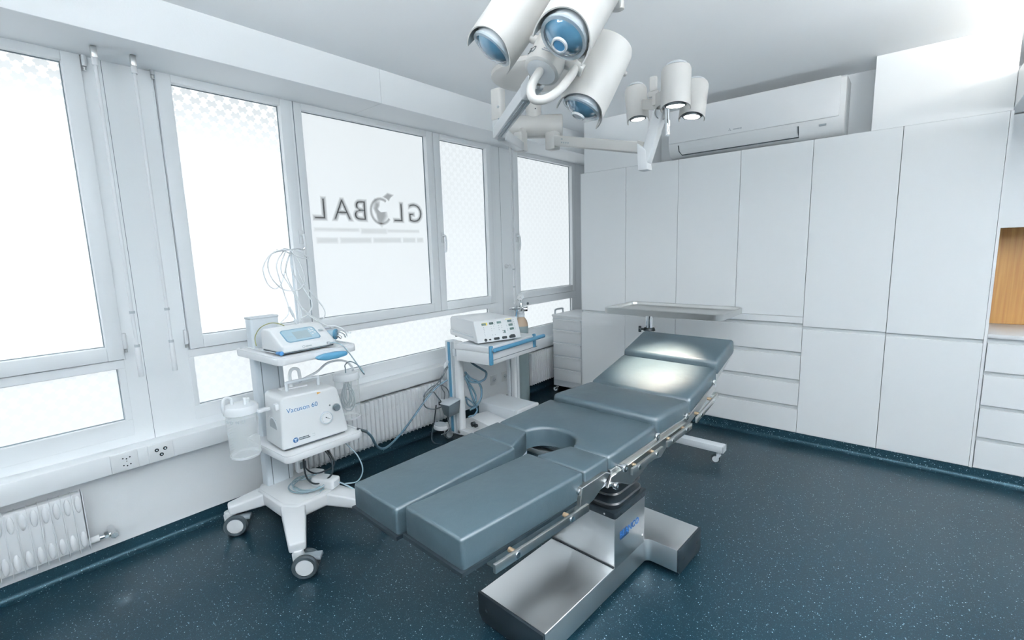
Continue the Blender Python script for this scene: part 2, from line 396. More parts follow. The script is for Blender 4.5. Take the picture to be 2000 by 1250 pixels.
# ------------------------------------------------------------------ windows
def pane(name, y0, y1, z0, z1, m, parent, x=-2.875):
    return MB().box(x - 0.008, x, y0 - 0.004, y1 + 0.004, z0 - 0.004, z1 + 0.004).build(name, m, parent, smooth=0)
def ring(mb, x0, x1, y0, y1, z0, z1, w, bev=0.003):
    """rectangular frame of bar widths w = (left, right, bottom, top) around the clear opening"""
    l, r, bt, tp = w
    mb.box(x0, x1, y0 - l, y0, z0 - bt, z1 + tp, bev); mb.box(x0, x1, y1, y1 + r, z0 - bt, z1 + tp, bev)
    mb.box(x0, x1, y0, y1, z0 - bt, z0, bev); mb.box(x0, x1, y0, y1, z1, z1 + tp, bev)
    return mb
def window(n, a0, a1, leaves, lows, handles, hinges):
    w = bpy.data.objects.new('window_%d' % n, None); COL.objects.link(w); w.location = (XW, (a0 + a1) / 2, 0.6); w['kind'] = 'structure'
    z0, z1 = 1.03, 2.285; zl0, zl1 = lows[0][2], lows[0][3]
    f = MB(); xf0, xf1 = XW - 0.07, XW + 0.002
    # fixed frame: everything of the opening that is neither leaf nor lower light
    f.box(xf0, xf1, a0, a1, 2.352, ZO1, 0.002)
    f.box(xf0, xf1, a0, a1, zl1, 0.962, 0.002); f.box(xf0, xf1, a0, a1, ZO0, zl0, 0.002)
    edges = [a0] + [v for L in leaves for v in (L[0] - 0.066, L[1] + 0.066)] + [a1]
    for i in range(0, len(edges), 2): f.box(xf0, xf1, edges[i], edges[i + 1], 0.962, 2.352, 0.0015)
    le = [a0] + [v for L in lows for v in (L[0], L[1])] + [a1]
    for i in range(0, len(le), 2): f.box(xf0, xf1, le[i], le[i + 1], zl0, zl1, 0.0015)
    f.build('window_frame', pvc_m, w, smooth=0)
    for (y0, y1, m) in leaves:
        s = ring(MB(), XW - 0.045, XW + 0.018, y0, y1, z0, z1, (0.063, 0.063, 0.064, 0.062), 0.003).build('sash', pvc_m, w)
        g = ring(MB(), XW - 0.030, XW - 0.018, y0 + 0.0035, y1 - 0.0035, z0 + 0.0035, z1 - 0.0035, (0.004, 0.004, 0.004, 0.004), 0).build('gasket', seam_m, s, smooth=0)
        pane('pane', y0, y1, z0, z1, m, w)
    for (y0, y1, c0, c1) in lows:
        ring(MB(), XW - 0.030, XW - 0.018, y0 + 0.0035, y1 - 0.0035, c0 + 0.0035, c1 - 0.0035, (0.004, 0.004, 0.004, 0.004), 0).build('gasket', seam_m, w, smooth=0)
        pane('pane', y0, y1, c0, c1, pane_lo_m, w)
    for (y, z) in handles:
        h = MB().box(XW + 0.018, XW + 0.028, y - 0.014, y + 0.014, z - 0.04, z + 0.04, 0.004)
        h.cyl((XW + 0.02, y, z + 0.012), (XW + 0.055, y, z + 0.012), 0.009, seg=14)
        h.tube([(XW + 0.055, y, z + 0.014), (XW + 0.060, y, z - 0.02), (XW + 0.060, y, z - 0.075), (XW + 0.052, y, z - 0.115)], 0.0075, 10)
        h.build('handle', white_m, w)
    for (y, z) in hinges:
        h = MB().cyl((XW + 0.02, y, z - 0.035), (XW + 0.02, y, z + 0.04), 0.0085, seg=12, bev=0.002).box(XW, XW + 0.022, y - 0.004, y + 0.011, z - 0.03, z + 0.03, 0.002)
        o = h.build('hinge', white_m, w)
        MB().cyl((XW + 0.02, y, z - 0.052), (XW + 0.02, y, z - 0.038), 0.0072, seg=12).build('hinge_pin', rail_m, o)
    return w
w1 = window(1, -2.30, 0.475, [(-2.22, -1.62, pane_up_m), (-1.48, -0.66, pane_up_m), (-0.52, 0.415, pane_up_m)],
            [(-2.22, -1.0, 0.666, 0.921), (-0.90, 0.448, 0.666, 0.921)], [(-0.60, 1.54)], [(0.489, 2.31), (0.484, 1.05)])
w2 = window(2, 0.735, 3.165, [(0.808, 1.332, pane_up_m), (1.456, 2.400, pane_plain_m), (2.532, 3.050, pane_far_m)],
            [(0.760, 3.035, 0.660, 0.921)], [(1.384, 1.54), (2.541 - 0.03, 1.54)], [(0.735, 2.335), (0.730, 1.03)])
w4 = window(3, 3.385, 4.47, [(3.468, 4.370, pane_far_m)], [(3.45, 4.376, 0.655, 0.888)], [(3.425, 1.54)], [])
# dark shadow gap between the meeting leaves
MB().box(XW + 0.0, XW + 0.0186, 1.4035, 1.4085, 0.985, 2.345).build('seal', seam_m, w2, smooth=0)

# lettering stuck on the outside of the plain pane: seen mirrored and soft through the frosted glass
sg = thing('window_lettering', 'soft grey mirrored lettering with a globe on the plain frosted window pane', 'sign', (-2.874, 1.93, 1.5))
soft_m = mat('ink blurred by frosted glass', (0.20, 0.23, 0.24, 1), 0.8, spec=0.0, alpha=0.055)
soft2_m = mat('fine print blurred by frosted glass', (0.45, 0.48, 0.50, 1), 0.8, spec=0.0, alpha=0.028)
XL = -2.8742
def letter_frame(y, z, k): return Matrix(((0, 0, -1, XL + 0.00025 * k), (-1, 0, 0, y), (0, 1, 0, z), (0, 0, 0, 1)))
LT = [('G', 2.292, 0.19), ('L', 2.143, 0.19), ('B', 1.832, 0.19), ('A', 1.695, 0.19), ('L', 1.545, 0.19)]
for ch, y, sz in LT:
    lm = MB()
    for k, off in enumerate((-0.014, -0.010, -0.006, -0.002, 0.003, 0.008, 0.013, 0.019, 0.026)): lm.text(ch, sz * 1.02, letter_frame(y, 1.713, k), 0.0001, offset=off * 0.45)
    lm.build('letter', soft_m, sg, smooth=0)
gm = MB()
def disc(mb, cy, cz, ry, rz, k, n=40):
    mb.prism([(ry * math.cos(2 * PI * i / n), rz * math.sin(2 * PI * i / n)) for i in range(n)], -0.00004, 0.00004, M=letter_frame(cy, cz, k))
for k in range(7):
    e = 0.004 * k
    def blob(pts, g):
        cx = sum(p[0] for p in pts) / len(pts); cz = sum(p[1] for p in pts) / len(pts)
        gm.prism([(-(p[0] - cx) * g, (p[1] - cz) * g) for p in pts], -0.00004, 0.00004, M=letter_frame(cx, cz, k + 1))
    g = 0.75 + 0.09 * k
    blob([(1.952, 1.79), (1.99, 1.775), (1.965, 1.735), (1.99, 1.715), (2.03, 1.72), (2.035, 1.69), (2.01, 1.655), (1.99, 1.630), (1.965, 1.65), (1.955, 1.70), (1.935, 1.74)], g)
    blob([(2.02, 1.822), (2.055, 1.848), (2.10, 1.838), (2.075, 1.818), (2.062, 1.798), (2.045, 1.812)], g)
    for q in range(36):
        a0, a1 = math.radians(55 + q * 7.5), math.radians(55 + (q + 1) * 7.5)
        r0, r1 = 0.083 - e * 0.5, 0.086 + e * 0.5
        gm.prism([(-r0 * math.cos(a0) * 0.95, r0 * math.sin(a0)), (-r1 * math.cos(a0) * 0.95, r1 * math.sin(a0)), (-r1 * math.cos(a1) * 0.95, r1 * math.sin(a1)), (-r0 * math.cos(a1) * 0.95, r0 * math.sin(a1))], -0.00004, 0.00004, M=letter_frame(1.992, 1.722, k + 1))
gm.build('globe_mark', soft_m, sg, smooth=0)
fm = MB()
for k in range(4):
    g = 0.004 * k
    for (ya, yb, zc, h) in ((1.50, 1.80, 1.591, 0.006), (2.04, 2.31, 1.588, 0.006), (1.83, 2.02, 1.585, 0.02)):
        fm.box(XL + 0.0025 + 0.0002 * k, XL + 0.0026 + 0.0002 * k, ya - g, yb + g, zc - h / 2 - g, zc + h / 2 + g)
    y = 1.51
    random.seed(9)
    while y < 2.34:
        wd = random.choice((0.16, 0.10, 0.22, 0.13)); e = min(y + wd, 2.345)
        fm.box(XL + 0.0025 + 0.0002 * k, XL + 0.0026 + 0.0002 * k, y - g, e + g, 1.512 - g, 1.532 + g); y = e + 0.03
fm.build('fine_print', soft2_m, sg, smooth=0)

# crank rods of the blinds hanging from the blind box
def crank(y, x, zb, label):
    t = thing('blind_crank_rod', label, 'blind rod', (x, y, zb), 'blind rods along the windows')
    MB().box(x - 0.012, x + 0.012, y - 0.010, y + 0.010, ZS - 0.045, ZS, 0.002).build('bracket', rail_m, t)
    MB().cyl((x, y, zb + 0.30), (x, y, ZS - 0.03), 0.0068, seg=12).cyl((x, y, ZS - 0.075), (x, y, ZS - 0.03), 0.011, seg=12).build('rod', white_m, t)
    for z in (zb + 0.30, zb + 0.145): MB().cyl((x, y, z - 0.006), (x, y, z + 0.006), 0.0105, seg=12).build('collar', grey_m, t)
    MB().cyl((x, y, zb + 0.15), (x, y, zb + 0.295), 0.007, seg=12).build('crank', white_m, t)
    MB().cyl((x, y, zb), (x, y, zb + 0.14), 0.011, seg=12, bev=0.003).build('grip', white_m, t)
crank(0.502, -2.69, 0.897, 'white blind rod hanging beside the left large window')
crank(0.634, -2.69, 0.897, 'white blind rod hanging beside the second large window from the left')
crank(3.20, -2.69, 0.96, 'white blind rod hanging in front of the wall strip before the last window')
hk = thing('wall_hook', 'small white round hook on the wall strip beside the far window', 'hook', (XW, 3.283, 1.283))
MB().cyl((XW, 3.283, 1.283), (XW + 0.008, 3.283, 1.283), 0.022, seg=20, bev=0.002).cyl((XW, 3.283, 1.283), (XW + 0.04, 3.283, 1.283), 0.008, seg=14).sphere((XW + 0.043, 3.283, 1.283), 0.015).build('knob', white_m, hk)

# power sockets
def plate(x, y0, y1, z0, z1): return MB().box(x, x + 0.010, y0, y1, z0, z1, 0.003)
t = thing('power_socket', 'white double power socket on the cable duct, nearer the left edge', 'socket', (-2.758, 0.405, 0.452))
plate(-2.758, 0.354, 0.456, 0.4555, 0.5425).build('cover_plate', plw_m, t)
b = MB()
for zc in (0.517, 0.483):
    for dy, dz in ((-0.013, 0), (0.013, 0), (0.0, -0.005)): b.cyl((-2.7485, 0.412 + dy, zc + dz), (-2.7464, 0.412 + dy, zc + dz), 0.0032, seg=10)
b.cyl((-2.7485, 0.412, 0.5), (-2.7472, 0.412, 0.5), 0.002, seg=8)
b.build('contact_hole', black_m, t, smooth=0)
b = MB()
for zc in (0.517, 0.483): b.prism([(-0.026, 0), (-0.014, -0.013), (0.014, -0.013), (0.026, 0), (0.014, 0.013), (-0.014, 0.013)], 0, 0.0012, M=Matrix(((0, 0, 1, -2.7482), (1, 0, 0, 0.412), (0, 1, 0, zc), (0, 0, 0, 1))))
b.build('socket_insert', white_m, t, smooth=0)
t = thing('equipotential_socket', 'white plate with three black ringed studs on the cable duct', 'socket', (-2.758, 0.546, 0.452))
plate(-2.758, 0.495, 0.596, 0.4555, 0.5425).build('cover_plate', plw_m, t)
for dy, dz in ((-0.017, 0.012), (0.017, 0.012), (0.0, -0.014)):
    o = MB().lathe([(0.0035, 0.0), (0.0085, 0.0), (0.0085, 0.003), (0.0035, 0.003)], Matrix.Translation((-2.748, 0.546 + dy, 0.5 + dz)) @ Matrix.Rotation(PI / 2, 4, 'Y'), 16).build('ring', black_m, t)
    MB().cyl((-2.748, 0.546 + dy, 0.5 + dz), (-2.743, 0.546 + dy, 0.5 + dz), 0.0035, seg=10).build('stud', alu_m, o)
def wall_socket(y, z, label, x=XW):
    t = thing('power_socket', label, 'socket', (x, y, z - 0.045))
    plate(x, y - 0.043, y + 0.043, z - 0.045, z + 0.045).build('cover_plate', plw_m, t)
    b = MB().prism([(0.024 * math.cos(2 * PI * i / 20), 0.024 * math.sin(2 * PI * i / 20)) for i in range(20)], 0, 0.001, M=Matrix(((0, 0, 1, x + 0.010), (1, 0, 0, y), (0, 1, 0, z), (0, 0, 0, 1))))
    b.build('socket_insert', lgrey_m, t, smooth=0)
    b = MB()
    for dy, dz in ((-0.011, 0), (0.011, 0), (0.0, -0.006)): b.cyl((x + 0.0105, y + dy, z + dz), (x + 0.0118, y + dy, z + dz), 0.003, seg=8)
    b.build('contact_hole', dgrey_m, t, smooth=0)
wall_socket(3.06, 0.262, 'white wall socket low behind the equipment cart, nearer the cable bundle')
wall_socket(3.21, 0.262, 'white wall socket low behind the equipment cart, nearer the gas cylinder')
wall_socket(2.44, 0.499, 'white socket on the cable duct behind the blue column strip', -2.758)

# ribbed radiators
def radiator(y0, y1, z0, z1, label, valve=False):
    t = thing('radiator', label, 'radiator', (XW + 0.08, (y0 + y1) / 2, z0), 'radiators under the windows')
    x0, x1 = XW + 0.045, XW + 0.105
    b = MB().box(x0, x1 - 0.016, y0 + 0.004, y1 - 0.004, z0 + 0.012, z1 - 0.004, 0.004)
    n = max(3, round((y1 - y0) / 0.0345)); st = (y1 - y0) / n
    for i in range(n + 1):
        y = y0 + i * st
        b.box(x0, x1, y - 0.0016, y + 0.0016, z0, z1, 0.001)
        if i < n:
            # pressed pockets between the fins: bulge at the top and at the foot
            yc = y + st / 2; w = st * 0.5
            for zc in (z1 - 0.052, z0 + 0.055): b.sphere((x1 - 0.0165, yc, zc), 1.0, (0.009, st * 0.34, 0.040), 12)
    b.build('fin_panel', white_m, t, smooth=30)
    for y in (y0 + 0.1, y1 - 0.1): MB().box(XW, x0 + 0.01, y - 0.01, y + 0.01, z1 - 0.10, z1 - 0.07).build('bracket', white_m, t, smooth=0)
    if valve:
        v = MB().cyl((XW + 0.075, y1 - 0.005, z0 + 0.03), (XW + 0.075, y1 + 0.035, z0 + 0.03), 0.016, seg=16, bev=0.002).build('pipe_stub', white_m, t)
        b = MB().cyl((XW + 0.075, y1 + 0.035, z0 + 0.03), (XW + 0.075, y1 + 0.055, z0 + 0.03), 0.009, seg=14)
        b.cyl((XW + 0.075, y1 + 0.052, z0 + 0.03), (XW + 0.075, y1 + 0.068, z0 + 0.03), 0.016, seg=6)
        b.cyl((XW + 0.075, y1 + 0.068, z0 + 0.03), (XW + 0.075, y1 + 0.085, z0 + 0.03), 0.011, seg=14).cyl((XW, y1 + 0.085, z0 + 0.03), (XW + 0.095, y1 + 0.085, z0 + 0.03), 0.012, seg=14)
        b.cyl((XW + 0.095, y1 + 0.085, z0 + 0.03), (XW + 0.108, y1 + 0.085, z0 + 0.03), 0.015, seg=6)
        b.build('valve', chrome_m, t)
radiator(-1.25, 0.243, 0.138, 0.415, 'white ribbed radiator with a chrome valve at the left photo edge', True)
radiator(1.02, 2.375, 0.115, 0.435, 'long white ribbed radiator behind the suction trolley')
radiator(3.50, 4.40, 0.115, 0.432, 'short white ribbed radiator between gas cylinder and drawer cart')

# ------------------------------------------------------------------ cabinets along the far wall
G = 0.0015
def door(name, x0, x1, z0, z1, parent, y=YC, th=0.019):
    return MB().box(x0 + G, x1 - G, y, y + th, z0, z1, 0.0012).build(name, cab_m, parent, smooth=0)
def tall(x0, x1, zs, label, side=False):
    t = thing('tall_cabinet', label, 'cabinet', ((x0 + x1) / 2, YC + 0.3, 0), 'white tall cabinets')
    MB().box(x0 + 0.0005, x1 - 0.0005, YC + 0.021, YC + 0.30, 0.0, ZT).build('body', carc_m, t, smooth=0)
    door('upper_door', x0, x1, zs[1], ZT, t); door('lower_door', x0, x1, 0.075, zs[0], t)
    MB().box(x0 + 0.002, x1 - 0.002, YC + 0.004, YC + 0.020, zs[0] - 0.03, zs[0] - 0.004).build('grip_rail', cab_m, t, smooth=0)
    if side:
        MB().box(x1, x1 + 0.013, YC - 0.001, YC + 0.62, 0.073, ZT).build('side_panel', cab_m, t, smooth=0)
    return t
t0_ = tall(-2.335, -1.893, (0.833, 0.857), 'white tall cabinet beside the grey drawer cart')
MB().box(-2.3385, -2.3352, YC + 0.001, 4.40, 0.0, ZT).build('side_panel', cab_m, t0_, smooth=0)
tall(-1.893, -1.447, (0.833, 0.857), 'white tall cabinet behind the left half of the instrument tray')
t = thing('drawer_cabinet', 'white cabinet with two tall doors above four wide drawers behind the table head', 'cabinet', (-1.0, YC + 0.3, 0))
MB().box(-1.4465, -0.5535, YC + 0.024, YC + 0.30, 0.0, ZT).build('body', carc_m, t, smooth=0)
door('upper_door', -1.447, -0.996, 0.913, ZT, t); door('upper_door', -0.996, -0.553, 0.913, ZT, t)
MB().box(-1.4455, -0.5545, YC, YC + 0.024, 0.866, 0.9105, 0.001).build('worktop_edge', cab_m, t, smooth=0)
for z0, z1 in ((0.663, 0.836), (0.464, 0.633), (0.272, 0.434), (0.076, 0.242)):
    d = door('drawer', -1.447, -0.553, z0, z1, t)
    MB().box(-1.445, -0.555, YC + 0.004, YC + 0.022, z1 - 0.03, z1 - 0.003).build('grip_rail', cab_m, d, smooth=0)
tall(-0.553, -0.100, (0.823, 0.847), 'white tall cabinet right of the wide drawers')
tall(-0.100, 0.340, (0.819, 0.843), 'white tall cabinet next to the oak niche', True)
t = thing('drawer_cabinet', 'white low drawer cabinet under the pale worktop by the oak niche', 'cabinet', (0.9, YC + 0.3, 0))
MB().box(0.356, 1.55, YC + 0.024, YC + 0.55, 0.0, 0.852).build('body', carc_m, t, smooth=0)
for z0, z1 in ((0.660, 0.824), (0.460, 0.636), (0.267, 0.437), (0.076, 0.242)):
    d = door('drawer', 0.356, 1.55, z0, z1, t)
    MB().box(0.358, 1.548, YC + 0.004, YC + 0.022, z1 - 0.03, z1 - 0.003).build('grip_rail', cab_m, d, smooth=0)
tag(MB().box(0.354, 1.55, YC - 0.002, 4.235, 0.8535, 0.8765, 0.0015).build('worktop', white_m), 'pale worktop under the oak niche', 'worktop')
t = thing('niche_panel', 'oak veneer back panel of the niche at the right photo edge', 'panel', (0.95, 4.235, 0.877))
MB().box(0.356, 1.55, 4.236, 4.25, 0.8775, 1.50).build('board', wood_m, t, smooth=0)
t = thing('wall_cabinet', 'white wall cabinet above the oak niche', 'cabinet', (0.9, 4.1, 1.472))
MB().box(0.356, 1.55, 3.955, 4.235, 1.474, 2.098).build('body', carc_m, t, smooth=0)
door('door', 0.356, 0.95, 1.472, 2.092, t, 3.935); door('door', 0.95, 1.55, 1.472, 2.092, t, 3.935)

# air conditioner in the recess
t = thing('air_conditioner', 'white wall air conditioner above the cabinets', 'air conditioner', (-0.97, 3.9, 2.10))
ax0, ax1 = -1.545, -0.400
def yz(x): return Matrix(((0, 0, 1, x), (1, 0, 0, 0), (0, 1, 0, 0), (0, 0, 0, 1)))
prof = [(4.016, 2.105), (4.016, 2.462), (3.80, 2.462), (3.782, 2.446), (3.781, 2.212), (3.790, 2.180), (3.815, 2.135), (3.850, 2.110), (3.90, 2.102)]
MB().prism(prof, 0, ax1 - ax0, 0.006, 2, yz(ax0), ang=0.6).build('body', plw_m, t, smooth=30)
MB().box(ax0 + 0.004, ax1 - 0.03, 3.772, 3.781, 2.214, 2.458, 0.004).build('front_panel', white_m, t)
MB().prism([(3.786, 2.193), (3.808, 2.143), (3.825, 2.127), (3.829, 2.131), (3.814, 2.147), (3.792, 2.195)], 0, 0.80, 0, 1, yz(-1.462)).build('flap', plw_m, t, smooth=30)
b = MB()
b.tube([(-1.467, 3.783, 2.196), (-1.466, 3.799, 2.155), (-1.450, 3.822, 2.1265), (-0.655, 3.822, 2.1265), (-0.655, 3.800, 2.155), (-0.655, 3.784, 2.192)], 0.004, 6, smooth=False)
b.build('flap_gap', dgrey_m, t, smooth=0)
d = MB().box(-0.535, -0.497, 3.7835, 3.789, 2.170, 2.182).build('status_display', gink_m, t, smooth=0)
b = MB()
M = Matrix(((1, 0, 0, -1.086), (0, 0, -1, 3.7715), (0, 1, 0, 2.244), (0, 0, 0, 1)))
for a in (90, 210, 330):
    c, s_ = math.cos(math.radians(a)), math.sin(math.radians(a))
    b.prism([(0, 0), (0.006 * c - 0.003 * s_, 0.006 * s_ + 0.003 * c), (0.012 * c, 0.012 * s_), (0.006 * c + 0.003 * s_, 0.006 * s_ - 0.003 * c)], 0, 0.0005, M=M)
for i in range(8): b.box(0.022 + i * 0.0075, 0.027 + i * 0.0075, -0.004, 0.004, 0, 0.0005, M=M)
b.build('emblem', gink_m, t, smooth=0)

# warm tube on the light shelf
t = thing('shelf_tube_light', 'warm lit tube lying on the light shelf near the ceiling at the right', 'lamp', (0.55, 3.4, 2.286))
MB().box(0.50, 0.56, 2.90, 3.72, 2.2865, 2.302, 0.003).build('base', white_m, t)
MB().cyl((0.53, 2.92, 2.325), (0.53, 3.70, 2.325), 0.013, seg=14).build('tube', warm_m, t)
for y in (2.92, 3.70): MB().box(0.515, 0.545, y - 0.008, y + 0.008, 2.300, 2.342, 0.002).build('socket_end', white_m, t)

# unseen panels added as fill to brighten the room, lit above and below
for i, (x, y, lab) in enumerate(((-1.15, -0.95, 'added fill light panel behind the photographer, window side'), (0.3, -0.75, 'added fill light panel behind the photographer, middle of the room'), (1.9, -1.2, 'added fill light panel behind the photographer, door side'), (1.55, 2.0, 'added fill light panel over the right half of the room'), (1.15, 0.3, 'added fill light panel beside the photographer, on the right'))):
    t = thing('fill_panel', lab, 'added fill light', (x, y, 1.98))
    MB().box(x - 0.31, x + 0.31, y - 0.61, y + 0.61, 1.985, 2.015, 0.003).build('frame', white_m, t)
    MB().box(x - 0.295, x + 0.295, y - 0.595, y + 0.595, 1.980, 1.9845).build('diffuser', fill_down_m, t, smooth=0)
    MB().box(x - 0.295, x + 0.295, y - 0.595, y + 0.595, 2.0155, 2.020).build('uplight', fill_up_m, t, smooth=0)
    MB().box(x - 0.312, x - 0.306, y - 0.61, y + 0.61, 2.0, 2.015 + (0.28, 0.28, 0.14, 0.04, 0.07)[i]).build('fill_baffle', white_m, t, smooth=0)  # added baffle, keeps the fill uplight off the blind box
    for dy in (-0.5, 0.5): MB().cyl((x, y + dy, 2.018), (x, y + dy, ZC), 0.004, seg=8).build('suspension_cable', chrome_m, t)

# ------------------------------------------------------------------ operating table
TM = frame_xy(-1.03, 1.37, 0.0, -math.radians(2.9))      # local: x = across, y = towards the head end
ot = thing('operating_table', 'operating table with slate vinyl cushions on a brushed steel base', 'operating table', (-1.03, 1.37, 0))
# base
out = [(-0.145, -0.220), (0.175, -0.220), (0.177, 0.474)] + arc(0.205, 0.474, 0.028, 180, 90, 6) + [(0.320, 0.502), (0.320, 0.732), (-0.290, 0.732), (-0.290, 0.502)] + arc(-0.173, 0.474, 0.028, 90, 0, 6)
bc_ = MB(TM).prism(out, 0.022, 0.127, 0.003, 2, ang=0.9).box(-0.1455, 0.1775, 0.226, 0.480, 0.120, 0.346, 0.003)
bc_.build('base_cover', steel_m, ot)
MB(TM).box(-0.1452, 0.1752, 0.2215, 0.2258, 0.1272, 0.1300).build('joint_seal', black_m, ot, smooth=0)
for nm, args in (('front', (-0.147, 0.177, -0.232, -0.2202)),):
    o = MB(TM).prism([(-0.147, 0.042), (-0.128, 0.015), (0.158, 0.015), (0.177, 0.042), (0.177, 0.129), (-0.147, 0.129)], 0, 0.012, 0.0015, M=Matrix(((1, 0, 0, 0), (0, 0, 1, -0.2322), (0, 1, 0, 0), (0, 0, 0, 1)))).build('end_cap', black_m, ot)
    for x in (-0.10, 0.13):
        MB(TM).cyl((x, -0.2322, 0.072), (x, -0.2345, 0.072), 0.0065, seg=14).build('screw', chrome_m, o)
for sx in (1, -1):
    x0 = 0.3202 if sx > 0 else -0.2902
    o = MB(TM).prism([(0.500, 0.030), (0.512, 0.015), (0.722, 0.015), (0.734, 0.030), (0.734, 0.129), (0.500, 0.129)], 0, 0.010, 0.0015, M=Matrix(((0, 0, 1, x0 if sx > 0 else x0 - 0.010), (1, 0, 0, 0), (0, 1, 0, 0), (0, 0, 0, 1)))).build('end_cap', black_m, ot)
    xs = x0 + sx * 0.010
    for y in (0.545, 0.69): MB(TM).cyl((xs, y, 0.075), (xs + sx * 0.002, y, 0.075), 0.006, seg=14).build('screw', chrome_m, o)
# maker's mark on the column: dark blue slanted bar with lettering
MS = Matrix(((0, 0, 1, 0.1779), (1, 0, 0, 0.345), (0, 1, 0, 0.252), (0, 0, 0, 1)))
MB(TM).text('BLANCO', 0.040, MS @ Matrix.Translation((0, 0, 0.0006)), 0.0008, offset=0.0008).build('column_lettering', logo_m, ot, smooth=0)
MB(TM).prism([(-0.075, -0.022), (-0.004, -0.022), (-0.018, 0.018), (-0.075, 0.018)], 0, 0.0003, M=MS @ Matrix.Translation((0, 0, -0.0003))).build('column_emblem', logod_m, ot, smooth=0)
MB(TM).cyl((0.177, 0.455, 0.165), (0.181, 0.455, 0.165), 0.0055, seg=12).build('screw', chrome_m, ot)
# bellows
o = MB(TM).prism(rrect(-0.152, 0.184, 0.219, 0.487, 0.012, 3), 0.345, 0.372, 0.002).build('bellows_collar', black_m, ot)
for (x, y, dx, dy) in ((0.184, 0.26, 1, 0), (0.184, 0.345, 1, 0), (0.184, 0.44, 1, 0), (0.05, 0.219, 0, -1), (0.135, 0.219, 0, -1), (-0.05, 0.219, 0, -1)):
    MB(TM).cyl((x, y, 0.357), (x + dx * 0.0025, y + dy * 0.0025, 0.357), 0.004, seg=10).build('screw', chrome_m, o)
b = MB(TM)
def pleat(b, z0, z1, i0, i1):
    A = rrect(-0.146 + i0, 0.178 - i0, 0.225 + i0, 0.481 - i0, 0.05, 5); B_ = rrect(-0.146 + i1, 0.178 - i1, 0.225 + i1, 0.481 - i1, 0.05, 5)
    t = bmesh.new(); a = [t.verts.new((p[0], p[1], z0)) for p in A]; c = [t.verts.new((p[0], p[1], z1)) for p in B_]
    n = len(a)
    for k in range(n): t.faces.new((a[k], a[(k + 1) % n], c[(k + 1) % n], c[k]))
    b._merge(t)
zz = [0.370, 0.392, 0.398, 0.410, 0.432, 0.438, 0.450, 0.472, 0.478, 0.492, 0.512, 0.518, 0.532, 0.552, 0.60]
ii = [0.004, 0.000, 0.004, 0.034, 0.004, 0.008, 0.038, 0.010, 0.014, 0.044, 0.016, 0.020, 0.05, 0.024, 0.03]
for k in range(len(zz) - 1): pleat(b, zz[k], zz[k + 1], ii[k], ii[k + 1])
b.build('bellows', rubber_m, ot, smooth=25)
MB(TM).box(-0.11, 0.14, 0.24, 0.47, 0.572, 0.612, 0.004).build('head_plate', rail_m, ot)

# cushions -----------------------------------------------------------
def lerp_z(pts):
    def f(v):
        for (a, za), (c, zc) in zip(pts, pts[1:]):
            if v <= c or (c, zc) == pts[-1]: return za + (zc - za) * (v - a) / (c - a)
    return f
def cushion(name, poly, z0v, th, bev=0.009, taper=0.006, front_slope=0.0):
    """padded slab: plan outline, top height as a function of v, thickness"""
    t = bmesh.new(); f = z0v
    cx = sum(p[0] for p in poly) / len(poly); cy = sum(p[1] for p in poly) / len(poly)
    lo = [t.verts.new((p[0] + taper * (0.6 if p[0] > cx else -0.6), p[1], -th)) for p in poly]; hi = [t.verts.new((p[0], p[1], 0)) for p in poly]
    n = len(poly); t.faces.new(lo[::-1]); t.faces.new(hi)
    for i in range(n): t.faces.new((lo[i], lo[(i + 1) % n], hi[(i + 1) % n], hi[i]))
    bmesh.ops.recalc_face_normals(t, faces=t.faces)
    MB._bevel(t, bev, 4, 0.5)
    # slight puff of the foam
    for v in t.verts:
        if v.co.z < -th * 0.9: v.co.z = -th
        v.co.z += f(v.co.y)
    m = MB(TM); m._merge(t)
    return m.build(name, vinyl_m, ot, smooth=60)
def board(name, poly, zt, th, dz, m_=None):
    t = bmesh.new(); n = len(poly)
    lo = [t.verts.new((p[0], p[1], zt(p[1]) - dz - th)) for p in poly]; hi = [t.verts.new((p[0], p[1], zt(p[1]) - dz)) for p in poly]
    t.faces.new(lo[::-1]); t.faces.new(hi)
    for i in range(n): t.faces.new((lo[i], lo[(i + 1) % n], hi[(i + 1) % n], hi[i]))
    bmesh.ops.recalc_face_normals(t, faces=t.faces)
    m = MB(TM); m._merge(t)
    return m.build(name, black_m if name == 'leg_board' else lgrey_m, ot, smooth=0)
def quad(u0, u1, v0, v1): return [(u0, v0), (u1, v0), (u1, v1), (u0, v1)]
zr = lerp_z([(-0.637, 0.724), (-0.117, 0.704)]); zl = lerp_z([(-0.638, 0.700), (-0.121, 0.709)])
cushion('leg_cushion', [(0.022, -0.637), (0.262, -0.637), (0.266, -0.118), (0.027, -0.118)], zr, 0.083)
cushion('leg_cushion', [(-0.262, -0.640), (-0.020, -0.640), (-0.030, -0.121), (-0.270, -0.121)], zl, 0.080)
board('leg_board', quad(0.016, 0.270, -0.645, -0.118), zr, 0.012, 0.084)
board('leg_board', quad(-0.270, -0.014, -0.648, -0.121), zl, 0.012, 0.081)
z7 = lambda v: 0.704
cushion('knee_cushion', [(0.062, -0.112), (0.268, -0.112), (0.268, 0.030), (0.108, 0.030)], z7, 0.082)
cushion('knee_cushion', [(-0.276, -0.112), (-0.056, -0.112), (-0.112, 0.030), (-0.280, 0.036)], z7, 0.082)
board('knee_board', quad(0.11, 0.272, -0.112, 0.03), z7, 0.012, 0.083); board('knee_board', quad(-0.28, -0.11, -0.112, 0.03), z7, 0.012, 0.083)
zs = lerp_z([(0.036, 0.704), (0.392, 0.714)])
